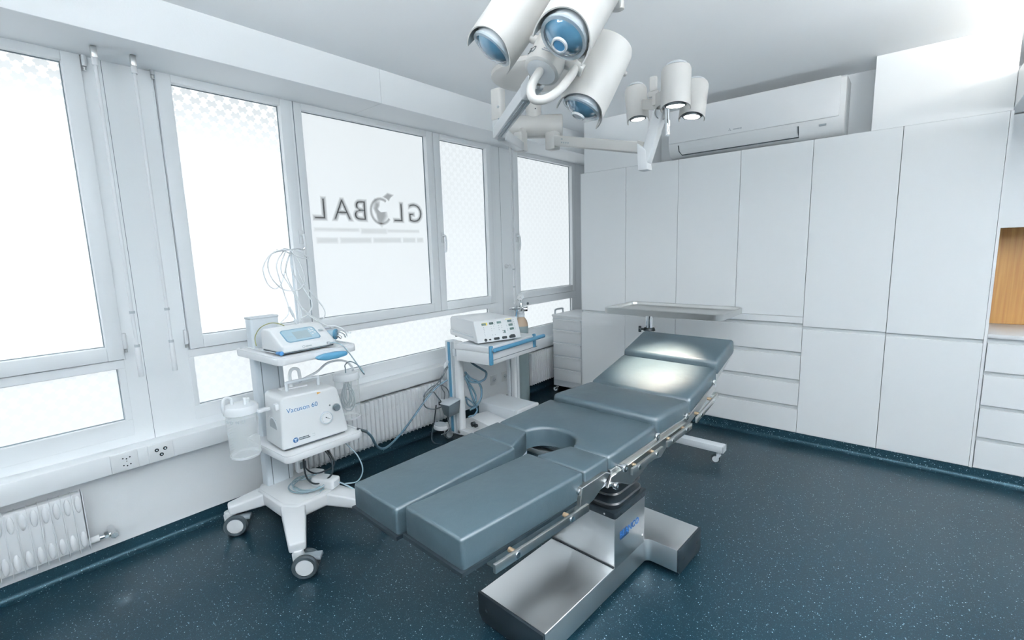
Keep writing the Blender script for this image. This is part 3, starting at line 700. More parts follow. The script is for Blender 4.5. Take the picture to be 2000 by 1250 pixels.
seat = [(-0.276, 0.038), (-0.118, 0.038), (-0.112, 0.066)] + [(-0.006 + 0.104 * math.cos(math.radians(a)), 0.060 + 0.070 * math.sin(math.radians(a))) for a in range(165, 14, -15)] + [(0.104, 0.064), (0.112, 0.036), (0.268, 0.036), (0.268, 0.393), (-0.276, 0.393)]
cushion('seat_cushion', seat, zs, 0.082, 0.013)
board('seat_board', [(-0.28, 0.16), (0.272, 0.16), (0.272, 0.40), (-0.28, 0.40)], zs, 0.012, 0.083)
zb1 = lerp_z([(0.396, 0.742), (0.728, 0.730)])
cushion('lower_back_cushion', quad(-0.268, 0.268, 0.398, 0.724), zb1, 0.105, 0.022)
zb2 = lerp_z([(0.728, 0.732), (1.056, 0.816)])
cushion('back_cushion', quad(-0.266, 0.264, 0.730, 1.054), zb2, 0.088, 0.016)
zh = lerp_z([(1.058, 0.842), (1.300, 0.920)])
cushion('head_cushion', quad(-0.264, 0.262, 1.059, 1.300), zh, 0.072, 0.015)
board('back_board', quad(-0.262, 0.262, 0.735, 1.056), zb2, 0.012, 0.089); board('head_board', quad(-0.25, 0.25, 1.060, 1.290), zh, 0.010, 0.073)
board('lower_back_board', quad(-0.268, 0.268, 0.40, 0.726), zb1, 0.012, 0.106)

# steel side frames, rails and joints on both long sides
def yzM(x): return Matrix(((0, 0, 1, x), (1, 0, 0, 0), (0, 1, 0, 0), (0, 0, 0, 1)))
for sx in (1, -1):
    X = lambda u: u * sx - (0.006 if sx < 0 else 0)
    def side(name, poly, u0, u1, m=rail_m, bev=0.0015):
        a, c = sorted((X(u0), X(u1)))
        return MB(TM).prism(poly, 0, c - a, bev, 1, yzM(a)).build(name, m, ot, smooth=30)
    zz_ = zr if sx > 0 else zl
    d = zz_(-0.35) - 0.714
    # under-leg support and knee block
    side('leg_support', [(-0.52, 0.578 + d), (-0.16, 0.578 + d), (-0.16, 0.622 + d), (-0.52, 0.622 + d)], 0.225, 0.262)
    side('knee_block', [(-0.165, 0.588), (-0.085, 0.600), (-0.02, 0.628), (0.02, 0.655), (-0.01, 0.668), (-0.15, 0.668)], 0.258, 0.284)
    side('side_plate', [(0.00, 0.606), (0.06, 0.606), (0.16, 0.556), (0.22, 0.568), (0.31, 0.594), (0.36, 0.586), (0.40, 0.578), (0.46, 0.606), (0.65, 0.628), (0.65, 0.652), (0.36, 0.648), (0.02, 0.640)], 0.276, 0.286)
    side('frame_strip', [(0.035, 0.624), (0.39, 0.632), (0.39, 0.662), (0.035, 0.656)], 0.262, 0.2755)
    side('frame_strip', [(0.40, 0.63), (0.66, 0.63), (0.72, 0.645), (0.72, 0.668), (0.40, 0.668)], 0.258, 0.2755)
    zf = lambda v: 0.640 + (v - 0.70) * 0.256
    side('back_frame', [(0.66, 0.625), (0.72, zf(0.72) - 0.02), (1.02, zf(1.02) - 0.012), (1.02, zf(1.02) + 0.028), (0.72, zf(0.72) + 0.02), (0.66, 0.652)], 0.252, 0.272)
    side('head_frame', [(1.00, 0.735), (1.03, 0.728), (1.20, 0.800), (1.26, 0.832), (1.26, 0.842), (1.02, 0.765)], 0.236, 0.262)
    # equipment rails on spacers
    def rail(v0, v1, za, zb, h=0.026):
        a, c = sorted((X(0.300), X(0.310)))
        f = lambda v: za + (zb - za) * (v - v0) / (v1 - v0)
        r = MB(TM).prism([(v0, f(v0) - h / 2), (v1, f(v1) - h / 2), (v1, f(v1) + h / 2), (v0, f(v0) + h / 2)], 0, c - a, 0.002, 2, yzM(a)).build('side_rail', rail_m, ot, smooth=30)
        for q in (0.2, 0.78):
            v = v0 + (v1 - v0) * q
            MB(TM).cyl((X(0.278), v, f(v) + 0.003), (X(0.301), v, f(v) + 0.003), 0.0075, seg=12).build('spacer', brass_m, r)
            MB(TM).cyl((X(0.3095), v, f(v)), (X(0.3118), v, f(v)), 0.0085, seg=16).build('screw', chrome_m, r)
        return r
    rail(-0.568, -0.148, 0.629 + d * 1.3, 0.611)
    rail(0.128, 0.372, 0.624, 0.628); rail(0.412, 0.652, 0.634, 0.641); rail(0.704, 0.958, 0.650, 0.704)
    a, c = sorted((X(0.2845), X(0.296)))
    # joints: knobs and pivots
    for v, z, l, r_ in ((0.020, 0.615, 0.050, 0.012), (0.075, 0.660, 0.052, 0.014), (0.385, 0.668, 0.020, 0.017), (0.668, 0.672, 0.020, 0.015), (1.000, 0.752, 0.016, 0.014), (-0.148, 0.652, 0.016, 0.012)):
        u0 = 0.262
        k = MB(TM).cyl((X(u0), v, z), (X(u0 + l), v, z), r_ * 0.55, seg=14).cyl((X(u0 + l - 0.014), v, z), (X(u0 + l), v, z), r_, seg=20, bev=0.002).build('pivot', chrome_m, ot)
        MB(TM).cyl((X(u0 + l), v, z), (X(u0 + l + 0.0006), v, z), r_ * 0.45, seg=6).build('hex_socket', dgrey_m, k, smooth=0)
# cross members under the cushions
b = MB(TM)
for v, z in ((0.10, 0.60), (0.30, 0.59), (0.50, 0.612), (0.64, 0.622)): b.box(-0.282, 0.276, v - 0.018, v + 0.018, z - 0.01, z + 0.012, 0.002)
b.build('cross_bars', rail_m, ot)
# clamp for the leg plates at the column
MB(TM).box(-0.05, 0.272, -0.13, -0.095, 0.598, 0.618, 0.003).build('leg_bracket', rail_m, ot)

# ------------------------------------------------------------------ casters
def caster(parent, x, y, r, ang, top, m_tyre, m_hub, m_fork, twin=True, brake=False, off=0.035, w=0.05):
    """swivel caster: fork under the plate at (x, y, top), wheel contact at (x, y) + off along ang"""
    c, s = math.cos(ang), math.sin(ang)
    F = Matrix.Translation((x, y, 0)) @ Matrix.Rotation(ang, 4, 'Z')
    b = MB(F); b.cyl((0, 0, top - 0.03), (0, 0, top), r * 0.42, seg=18, bev=0.003)
    if twin:
        pts = [(-r * 0.45, top - 0.012), (r * 0.35, top - 0.012), (r * 0.45 + off * 0.4, r * 1.35), (off + r * 0.35, r * 0.7), (off - r * 0.2, r * 0.7), (-r * 0.35, r * 0.45)]
        b.prism(pts, -w * 0.24, w * 0.24, 0.004, 2, Matrix(((1, 0, 0, 0), (0, 0, -1, 0), (0, 1, 0, 0), (0, 0, 0, 1))))
    else:
        for sd in (-1, 1):
            b.beam((-r * 0.1, sd * w * 0.62, top - 0.022), (off, sd * w * 0.62, r * 0.95), r * 0.12, r * 0.8, r * 0.1, r * 0.45, 0.001, up=(1, 0, 0))
        b.box(-r * 0.5, r * 0.5, -w * 0.68, w * 0.68, top - 0.03, top - 0.020, 0.003)
        b.cyl((off, -w * 0.7, r), (off, w * 0.7, r), r * 0.14, seg=10)
    o = b.build('caster', m_fork, parent)
    sides = (-1, 1) if twin else (0,)
    for sd in sides:
        tw = w * 0.42 if twin else w
        yc = sd * w * 0.46
        M = F @ Matrix.Translation((off, yc, r)) @ Matrix.Rotation(PI / 2, 4, 'X')
        MB().lathe([(r * 0.70, -tw / 2), (r * 0.92, -tw / 2), (r, -tw * 0.22), (r, tw * 0.22), (r * 0.92, tw / 2), (r * 0.70, tw / 2), (r * 0.70, -tw / 2)], M, 36).build('tyre', m_tyre, o)
        MB().lathe([(0, -tw * 0.42), (r * 0.66, -tw * 0.42), (r * 0.71, -tw * 0.30), (r * 0.71, tw * 0.30), (r * 0.66, tw * 0.42), (0, tw * 0.42)], M, 32).build('wheel_disc', m_hub, o)
    if brake:
        MB(F).beam((r * 0.2, 0, top - 0.035), (off + r * 1.25, 0, r * 1.55), w * 0.5, 0.016, w * 0.9, 0.02, 0.006).build('brake_lever', dgrey2_m, o)
    return o

# ------------------------------------------------------------------ suction trolley
SM = frame_xy(-2.18, 1.11, 0, math.radians(2.0))         # local x = out to the room, y = along the front edge
st_ = thing('equipment_trolley', 'white two-shelf trolley on four big casters carrying the suction pump', 'trolley', (-2.30, 1.05, 0))
def shelf(name, x0, x1, y0, y1, zb, zt, r=0.035):
    b = MB(SM).prism(rrect(x0, x1, y0, y1, r, 5), zb, zt - 0.006, 0.004, 2, ang=0.8)
    # raised rim
    t = bmesh.new(); A = rrect(x0 + 0.002, x1 - 0.002, y0 + 0.002, y1 - 0.002, r, 5); B_ = rrect(x0 + 0.012, x1 - 0.012, y0 + 0.012, y1 - 0.012, r - 0.008, 5)
    n = len(A); v = [[t.verts.new((p[0], p[1], z)) for p in P] for P, z in ((A, zt - 0.008), (A, zt - 0.001), (B_, zt), (B_, zt - 0.008))]
    for k in range(3):
        for i in range(n): t.faces.new((v[k][i], v[k][(i + 1) % n], v[k + 1][(i + 1) % n], v[k + 1][i]))
    bmesh.ops.recalc_face_normals(t, faces=t.faces); b._merge(t)
    return b.build(name, white_m, st_)
tsh = shelf('top_shelf', -0.47, 0.0, -0.207, 0.207, 0.930, 0.968)
shelf('lower_shelf', -0.46, -0.005, -0.212, 0.208, 0.455, 0.493)
# blue grip on the front of the top shelf
b = MB(SM)
pts = [(0.022 * 0 + 0.003, y, 0) for y in ()]
hp = [(-0.055, -0.006), (-0.02, -0.016), (0.04, -0.018), (0.095, -0.012), (0.105, -0.002), (0.098, 0.010), (0.04, 0.018), (-0.02, 0.018), (-0.055, 0.012), (-0.066, 0.003)]
b.prism([(y, z) for y, z in hp], 0, 0.026, 0.006, 2, Matrix(((0, 0, 1, 0.000), (1, 0, 0, 0.030), (0, 1, 0, 0.934), (0, 0, 0, 1))))
b.build('grip', blue_m, st_)
# column at the back
col = MB(SM)
col.prism(rrect(-0.455, -0.385, -0.150, -0.005, 0.012, 3), 0.20, 1.112, 0.0)
col.build('column', alu_m, st_)
for y in (-0.122, -0.036): MB(SM).box(-0.386, -0.3835, y - 0.002, y + 0.002, 0.20, 0.925).build('groove', seam_m, st_, smooth=0)
MB(SM).prism(rrect(-0.458, -0.382, -0.153, -0.002, 0.012, 3), 1.112, 1.122, 0.002).build('column_cap', grey_m, st_)
# socket strip behind the column foot
b = MB(SM).box(-0.384, -0.350, 0.0, 0.06, 0.23, 0.44, 0.004); o = b.build('socket_strip', plw_m, st_)
for z in (0.27, 0.33, 0.39): MB(SM).box(-0.352, -0.345, 0.012, 0.048, z - 0.02, z + 0.02, 0.004).build('outlet', dgrey_m, o)
# base: hub with four tapering legs
b = MB(SM)
b.prism([(-0.46, -0.16), (-0.40, -0.20), (-0.12, -0.205), (-0.06, -0.16), (-0.06, 0.02), (-0.11, 0.08), (-0.42, 0.08), (-0.46, 0.04)], 0.135, 0.205, 0.012, 3, ang=0.8)
tips = [(0.170, -0.285), (-0.44, -0.335), (0.175, 0.165), (-0.44, 0.17)]
roots = [(-0.115, -0.155), (-0.38, -0.15), (-0.12, 0.03), (-0.38, 0.03)]
for (tx, ty), (rx, ry) in zip(tips, roots):
    b.beam((rx, ry, 0.168), (tx, ty, 0.145), 0.115, 0.072, 0.072, 0.046, 0.010, seg=3)
b.build('base', white_m, st_)
MB(SM).prism([(-0.44, -0.15), (-0.39, -0.19), (-0.14, -0.19), (-0.085, -0.15), (-0.085, 0.02), (-0.12, 0.065), (-0.41, 0.065), (-0.44, 0.03)], 0.2052, 0.2075, 0.001).build('base_cover', plw_m, st_)
for (tx, ty), a, br in zip(tips, (50, 55, 48, 40), (True, True, False, False)):
    p = SM @ Vector((tx - 0.012, ty + 0.006, 0))
    caster(st_, p.x, p.y, 0.056, math.radians(a), 0.128, tyre_m, plw_m, white_m, True, br, 0.03, 0.056)
# thin infusion pole at the back with a hook
b = MB().cyl((-2.55, 1.185, 0.905), (-2.55, 1.182, 1.468), 0.006, seg=12).cyl((-2.55, 1.185, 0.93), (-2.55, 1.185, 1.02), 0.010, seg=12)
b.build('pole', alu_m, st_)
b = MB().tube([(-2.55, 1.182, 1.462), (-2.545, 1.215, 1.468), (-2.54, 1.245, 1.462), (-2.538, 1.255, 1.472)], 0.004, 8)
b.tube([(-2.55, 1.182, 1.462), (-2.552, 1.15, 1.468), (-2.553, 1.12, 1.455), (-2.553, 1.112, 1.466)], 0.004, 8)
b.build('pole_hook', chrome_m, st_)

# infusion pump on the top shelf
pump = thing('infusion_pump', 'white table-top pump with a pale blue sloping display on the trolley', 'medical pump', (-2.33, 1.08, 0.968))
PM = frame_xy(-2.233, 1.084, 0.968, math.radians(3.0))
pr = [(0.0, 0.008), (0.0, 0.040), (-0.105, 0.106), (-0.125, 0.112), (-0.185, 0.112), (-0.205, 0.098), (-0.208, 0.008)]
Mx = Matrix(((1, 0, 0, 0), (0, 0, 1, -0.134), (0, 1, 0, 0), (0, 0, 0, 1)))
MB(PM).prism(pr, 0, 0.268, 0.009, 3, Mx, ang=0.3).build('housing', plw_m, pump, smooth=50)
MB(PM).box(-0.20, -0.004, -0.130, 0.130, 0.0025, 0.0085).build('foot_strip', dgrey_m, pump, smooth=0)
sl = math.atan2(0.066, 0.105)
def slope(y, d, h=0.0): return PM @ Matrix.Translation((-d * math.cos(sl), y, 0.040 + d * math.sin(sl))) @ Matrix.Rotation(PI / 2, 4, 'Z') @ Matrix.Rotation(sl, 4, 'X') @ Matrix.Translation((0, 0, h))
MB().prism(rrect(-0.098, 0.078, -0.046, 0.050, 0.018, 5), 0, 0.0016, 0.0006, 1, slope(0.0, 0.065)).build('display_rim', midblue_m, pump, smooth=30)
MB().prism(rrect(-0.092, 0.072, -0.040, 0.044, 0.014, 5), 0.0014, 0.0024, 0, 1, slope(0.0, 0.065)).build('display_panel', paleblue_m, pump, smooth=0)
MB().prism(rrect(-0.045, 0.035, -0.030, 0.026, 0.002, 2), 0.0022, 0.0032, 0, 1, slope(0.0, 0.065)).build('screen', screen_m, pump, smooth=0)
for (x, y) in ((0.045, 0.028), (0.060, 0.030), (0.058, 0.014), (0.064, 0.000), (0.046, 0.012), (0.048, -0.008)):
    MB().prism(rrect(x - 0.0055, x + 0.0055, y - 0.0045, y + 0.0045, 0.003, 3), 0.0022, 0.004, 0.0006, 1, slope(0.0, 0.065)).build('key', plw_m, pump)
MB().text('Lipo', 0.015, slope(-0.066, 0.060, 0.0028), 0.0004).build('panel_lettering', gink_m, pump, smooth=0)
MB().prism(rrect(-0.013, 0.013, -0.007, 0.007, 0.006, 5), 0, 0.003, 0.001, 1, slope(0.101, 0.075)).build('push_button', gink_m, pump)
FM = PM @ Matrix(((0, 0, 1, 0.0002), (1, 0, 0, 0), (0, 1, 0, 0.024), (0, 0, 0, 1)))
def ring_prism(mb, r0, r1, h, M, n=24):
    for i in range(n):
        a0, a1 = 2 * PI * i / n, 2 * PI * (i + 1) / n
        mb.prism([(r0 * math.cos(a0), r0 * math.sin(a0)), (r1 * math.cos(a0), r1 * math.sin(a0)), (r1 * math.cos(a1), r1 * math.sin(a1)), (r0 * math.cos(a1), r0 * math.sin(a1))], 0, h, M=M)
b = MB(); ring_prism(b, 0.0045, 0.0065, 0.0006, FM @ Matrix.Translation((-0.03, 0, 0)))
for k in range(6): b.box(-0.021 + k * 0.0055, -0.0170 + k * 0.0055, -0.003, 0.003, 0, 0.0006, M=FM)
b.build('front_lettering', gink_m, pump, smooth=0)
MB(PM).cyl((0.0, 0.098, 0.022), (0.016, 0.098, 0.022), 0.0075, seg=14, bev=0.001).build('port', lgrey_m, pump)
# handpiece clipped to the right end
hp_ = thing('pump_handpiece', 'pale blue pump head with white elbow nozzles at the right end of the white pump', 'pump head', (-2.34, 1.25, 0.995))
b = MB().cyl((-2.40, 1.222, 1.012), (-2.335, 1.275, 1.010), 0.014, 0.026, seg=24, bev=0.003); b.build('cone_body', paleblue_m, hp_)
MB().cyl((-2.335, 1.275, 1.010), (-2.326, 1.282, 1.0095), 0.028, seg=24, bev=0.003).build('collar', blue_m, hp_)
MB().tube([(-2.33, 1.28, 1.018), (-2.31, 1.295, 1.022), (-2.295, 1.308, 1.012), (-2.290, 1.315, 0.992)], 0.008, 12).tube([(-2.33, 1.272, 1.0), (-2.312, 1.285, 1.000), (-2.30, 1.292, 0.99)], 0.008, 12).build('elbow_nozzle', chrome_m, hp_)
MB().cyl((-2.345, 1.265, 0.969), (-2.345, 1.265, 0.990), 0.018, seg=20).build('foot', plw_m, hp_)
# cannula lying on the left end of the shelf
cn = thing('cannula', 'thin steel cannula with a blue hub on the front left of the trolley shelf', 'cannula', (-2.35, 0.93, 0.97))
MB().cyl((-2.60, 0.925, 0.972), (-2.275, 0.942, 0.974), 0.0025, seg=8).build('needle_tube', chrome_m, cn)
MB().cyl((-2.275, 0.942, 0.975), (-2.225, 0.945, 0.978), 0.006, 0.0105, seg=18, bev=0.002).build('hub', ink_m, cn)
# grey lead from the pump running down into the right-hand jar
ld = wire('pump_lead', [(-2.212, 1.182, 0.990), (-2.19, 1.195, 0.992), (-2.165, 1.225, 0.97), (-2.15, 1.265, 0.90), (-2.16, 1.315, 0.82), (-2.20, 1.35, 0.795), (-2.24, 1.35, 0.83), (-2.30, 1.335, 0.852), (-2.36, 1.335, 0.825), (-2.395, 1.355, 0.79), (-2.41, 1.365, 0.72), (-2.40, 1.375, 0.62), (-2.43, 1.36, 0.57)], 0.0032, gcable_m)
tag(ld, 'thin grey lead hanging from the white pump front into the right jar', 'cable')

# suction pump on the lower shelf
sp = thing('suction_pump', 'white suction pump with a pressure gauge and carry handle on the lower shelf', 'suction pump', (-2.34, 1.08, 0.494))
QM = frame_xy(-2.243, 1.083, 0.494, math.radians(-2.5))
b = MB(QM); Mp = Matrix(((0, 0, 1, -0.205), (1, 0, 0, 0), (0, 1, 0, 0), (0, 0, 0, 1)))
body = [(-0.168, 0.006), (0.170, 0.006), (0.172, 0.02), (0.128, 0.248), (0.112, 0.262), (-0.140, 0.268), (-0.158, 0.255), (-0.170, 0.02)]
b.prism(body, 0, 0.205, 0.014, 4, Mp, ang=0.35); b.build('housing', plw_m, sp, smooth=60)
MB(QM).box(-0.19, -0.012, -0.155, 0.155, 0.0, 0.0075).build('foot_strip', dgrey_m, sp, smooth=0)
MB(QM).tube([(-0.10, -0.085, 0.262), (-0.10, -0.085, 0.298), (-0.10, -0.075, 0.308), (-0.10, 0.065, 0.306), (-0.10, 0.075, 0.296), (-0.10, 0.075, 0.262)], 0.0085, 12, 3).build('carry_handle', lgrey_m, sp)
FQ = QM @ Matrix(((0, 0, 1, 0.0003), (1, 0, 0, 0), (0, 1, 0, 0), (0, 0, 0, 1)))
MB().text('Vacuson 60', 0.033, FQ @ Matrix.Translation((-0.058, 0.195, 0)), 0.0007).build('front_lettering', ink_m, sp, smooth=0)
g = MB().lathe([(0.0, 0.0), (0.033, 0.0), (0.033, 0.010), (0.029, 0.011), (0.028, 0.006), (0.0, 0.006)], FQ @ Matrix.Translation((0.055, 0.112, 0)), 36).build('gauge', alu_m, sp)
MB().lathe([(0, 0.0062), (0.0275, 0.0062), (0.0275, 0.0066), (0, 0.0066)], FQ @ Matrix.Translation((0.055, 0.112, 0)), 32).build('dial', paper_m, g)
b = MB(); MG = FQ @ Matrix.Translation((0.055, 0.112, 0.0068))
b.prism([(-0.001, 0.001), (0.018, -0.011), (0.0185, -0.0105), (0.001, 0.0015)], 0, 0.0006, M=MG); b.cyl((0, 0, 0), (0, 0, 0.002), 0.0028, seg=12)
MB_ = MB(MG); MB_.cyl((-0.002, 0.002, 0), (-0.002, 0.002, 0.0016), 0.003, seg=12); MB_.prism([(-0.002, 0.003), (0.019, -0.010), (0.0185, -0.0115), (-0.003, 0.001)], 0, 0.0008)
for k in range(17):
    a = math.radians(-45 + k * 270 / 16); MB_.box(0.0215, 0.0255, -0.0004, 0.0004, 0, 0.0004, M=Matrix.Rotation(a, 4, 'Z'))
MB_.build('needle', dink_m, g, smooth=0)
k_ = MB().lathe([(0.0, 0.018), (0.0155, 0.018), (0.0175, 0.014), (0.0185, 0.0), (0.0, 0.0)], FQ @ Matrix.Translation((0.112, 0.152, 0.001)), 28).build('regulator_knob', dgrey_m, sp)
b = MB(); ring_prism(b, 0.020, 0.0215, 0.0005, FQ @ Matrix.Translation((0.112, 0.152, 0)), 28); b.build('scale_ring', gink_m, sp, smooth=0)
MB().lathe([(0, 0.002), (0.0038, 0.002), (0.0045, 0.0), (0, 0)], FQ @ Matrix.Translation((0.080, 0.170, 0)), 16).build('pilot_lamp', dgrey_m, sp)
MB().prism([(-0.010, -0.005), (0.011, 0.001), (-0.010, 0.007)], 0, 0.0006, M=FQ @ Matrix.Translation((0.030, 0.248, 0.0))).build('warning_mark', orange_m, sp, smooth=0)
b = MB().lathe([(0, 0), (0.013, 0), (0.013, 0.0008), (0, 0.0008)], FQ @ Matrix.Translation((-0.105, 0.042, 0)), 28); b.build('round_emblem', navy_m, sp)
b = MB(FQ @ Matrix.Translation((-0.105, 0.042, 0.0008))); b.box(-0.008, 0.008, 0.003, 0.0065, 0, 0.0004); b.box(-0.002, 0.002, -0.010, 0.003, 0, 0.0004); b.build('emblem_bar', plw_m, sp, smooth=0)
b = MB(FQ @ Matrix.Translation((-0.088, 0.042, 0)))
for r_, n_ in ((0.0045, 8), (-0.0035, 9)):
    for k in range(n_): b.box(k * 0.0062, k * 0.0062 + 0.0048, r_ - 0.0028, r_ + 0.0028, 0, 0.0006)
b.build('maker_lettering', dink_m, sp, smooth=0)
b = MB(FQ @ Matrix.Translation((-0.022, 0.043, 0))); b.box(0, 0.013, 0.0055, 0.0063, 0, 0.0005); b.box(0, 0.013, -0.0063, -0.0055, 0, 0.0005); b.box(0.0122, 0.013, -0.006, 0.006, 0, 0.0005); b.build('maker_box', gink_m, sp, smooth=0)
# round vent on the left end
VM = QM @ Matrix(((1, 0, 0, -0.10), (0, 0, -1, -0.1655), (0, 1, 0, 0.105), (0, 0, 0, 1))) @ Matrix.Rotation(math.radians(2.6), 4, 'X')
v = MB().lathe([(0, 0.0006), (0.046, 0.0006), (0.048, -0.002), (0, -0.002)], VM, 32).build('vent', lgrey_m, sp)
b = MB(VM)
for i in range(-7, 8):
    for j in range(-7, 8):
        x = (i + (0.5 if j % 2 else 0)) * 0.0062; y = j * 0.0056
        if x * x + y * y < 0.041 ** 2: b.prism([(x + 0.002 * math.cos(q * PI / 3), y + 0.002 * math.sin(q * PI / 3)) for q in range(6)], 0.0006, 0.0009)
b.build('vent_hole', dgrey_m, v, smooth=0)
for qx, qy in ((0.045, 0.045), (-0.045, 0.045), (0.045, -0.045), (-0.045, -0.045)): MB(VM).cyl((qx, qy, 0), (qx, qy, 0.002), 0.003, seg=10).build('screw', grey_m, sp)
# pump top: bracket with bent hose
b = MB(QM).cyl((-0.150, -0.045, 0.262), (-0.150, -0.045, 0.300), 0.013, seg=16, bev=0.002).box(-0.175, -0.125, -0.10, 0.03, 0.262, 0.272, 0.003); b.build('hose_mount', plw_m, sp)
MB(QM).tube([(-0.150, -0.045, 0.298), (-0.150, -0.045, 0.335), (-0.150, -0.036, 0.357), (-0.150, -0.018, 0.362), (-0.150, 0.000, 0.350), (-0.150, 0.004, 0.32), (-0.150, 0.005, 0.285)], 0.0085, 12).build('hose', ctube_m, sp)
MB(QM).box(-0.05, 0.0 - 0.02, -0.176, -0.150, 0.205, 0.235, 0.004).build('jar_holder', plw_m, sp)

# collection jars
def jar(name, cx, cy, zb, zt, r, label, fill=True):
    t = thing(name, label, 'suction jar', (cx, cy, zb))
    h = zt - zb; wl = 0.0025
    prof = [(0, zb), (r * 0.86, zb), (r * 0.93, zb + 0.004), (r * 0.95, zb + 0.02), (r, zt - 0.02), (r, zt), (r - wl, zt), (r - wl, zt - 0.02), (r * 0.95 - wl, zb + 0.02), (r * 0.9 - wl, zb + wl + 0.003), (0, zb + wl + 0.002)]
    MB().lathe(prof, Matrix.Translation((cx, cy, 0)), 40).build('beaker', clear_m, t, smooth=50)
    MB().lathe([(r * 0.80, zb + 0.001), (r * 0.93, zb + 0.002), (r * 0.955, zb + 0.012), (r * 0.94, zb + 0.013), (r * 0.88, zb + 0.006), (r * 0.80, zb + 0.005)], Matrix.Translation((cx, cy, 0)), 40).build('base_ring', tube_m, t)
    MB().lathe([(r * 1.0, zt - 0.028), (r * 1.07, zt - 0.026), (r * 1.07, zt + 0.002), (r * 0.98, zt + 0.012), (r * 0.6, zt + 0.016), (0, zt + 0.017), (0, zt + 0.006), (r * 0.97, zt + 0.002)], Matrix.Translation((cx, cy, 0)), 40).build('lid', tube_m, t)
    return t
jl = jar('suction_jar', -2.405, 0.805, 0.478, 0.722, 0.070, 'clear graduated jar hanging at the left end of the suction pump')
b = MB()
for dx, dy, hh in ((-0.02, -0.03, 0.03), (0.03, 0.01, 0.034), (0.0, 0.035, 0.02)): b.cyl((-2.405 + dx, 0.805 + dy, 0.735), (-2.405 + dx, 0.805 + dy, 0.738 + hh), 0.007, seg=14, bev=0.001)
b.build('lid_port', tube_m, jl)
b = MB()
for i in range(14):
    z = 0.50 + i * 0.0142; b.prism(arc(0, 0, 0.0715, 200, 200 + (14 if i % 2 else 24), 4) + arc(0, 0, 0.0722, 200 + (14 if i % 2 else 24), 200, 4), z, z + 0.002, M=Matrix.Translation((-2.405, 0.805, 0)))
b.build('graduation', gink_m, jl, smooth=0)
b = MB()
for k, ch in enumerate('MONO'):
    a = math.radians(-78 + k * 21); c_, s_ = math.cos(a), math.sin(a); rr = 0.0705
    b.text(ch, 0.020, Matrix(((-s_, 0, c_, -2.405 + rr * c_), (c_, 0, s_, 0.805 + rr * s_), (0, 1, 0, 0.668), (0, 0, 0, 1))), 0.0004)
b.build('jar_lettering', gink_m, jl, smooth=0)
MB().box(-2.365, -2.335, 0.855, 0.912, 0.690, 0.705, 0.004).build('hanger', tube_m, jl)
MB().tube([(-2.425, 0.775, 0.768), (-2.42, 0.755, 0.776), (-2.405, 0.735, 0.772), (-2.395, 0.727, 0.745), (-2.405, 0.732, 0.718), (-2.425, 0.742, 0.700)], 0.008, 12).build('connecting_hose', tube_m, jl)
jr = jar('suction_jar', -2.43, 1.375, 0.494, 0.752, 0.068, 'clear jar with coiled grey tubes inside at the right end of the suction pump')
b = MB()
random.seed(3)
for k in range(4):
    r_ = 0.040 - 0.005 * k; zc = 0.60 + 0.018 * k; th = 0.6 + 0.5 * k
    b.tube([(-2.43 + r_ * math.cos(a) * math.cos(th), 1.375 + r_ * math.cos(a) * math.sin(th), zc + 0.065 * math.sin(a)) for a in [2 * PI * i / 10 for i in range(10)]], 0.0036, 8, 5, closed=True)
b.build('coiled_tube', gcable_m, jr)
for k in range(4):
    x = -2.445 + 0.012 * k; y = 1.36 + 0.009 * k
    MB().cyl((x, y, 0.55), (x + 0.004, y + 0.002, 0.735), 0.0024, seg=8).build('rod', gcable_m, jr)
wh = wire('clear_hose', [(-2.41, 1.10, 0.782), (-2.43, 1.16, 0.79), (-2.45, 1.22, 0.80), (-2.44, 1.27, 0.835), (-2.42, 1.325, 0.845), (-2.40, 1.37, 0.83), (-2.40, 1.40, 0.79), (-2.415, 1.41, 0.770)], 0.0062, tube_m, None, 10)
tag(wh, 'white hose arching from the suction pump to the right jar lid', 'hose')

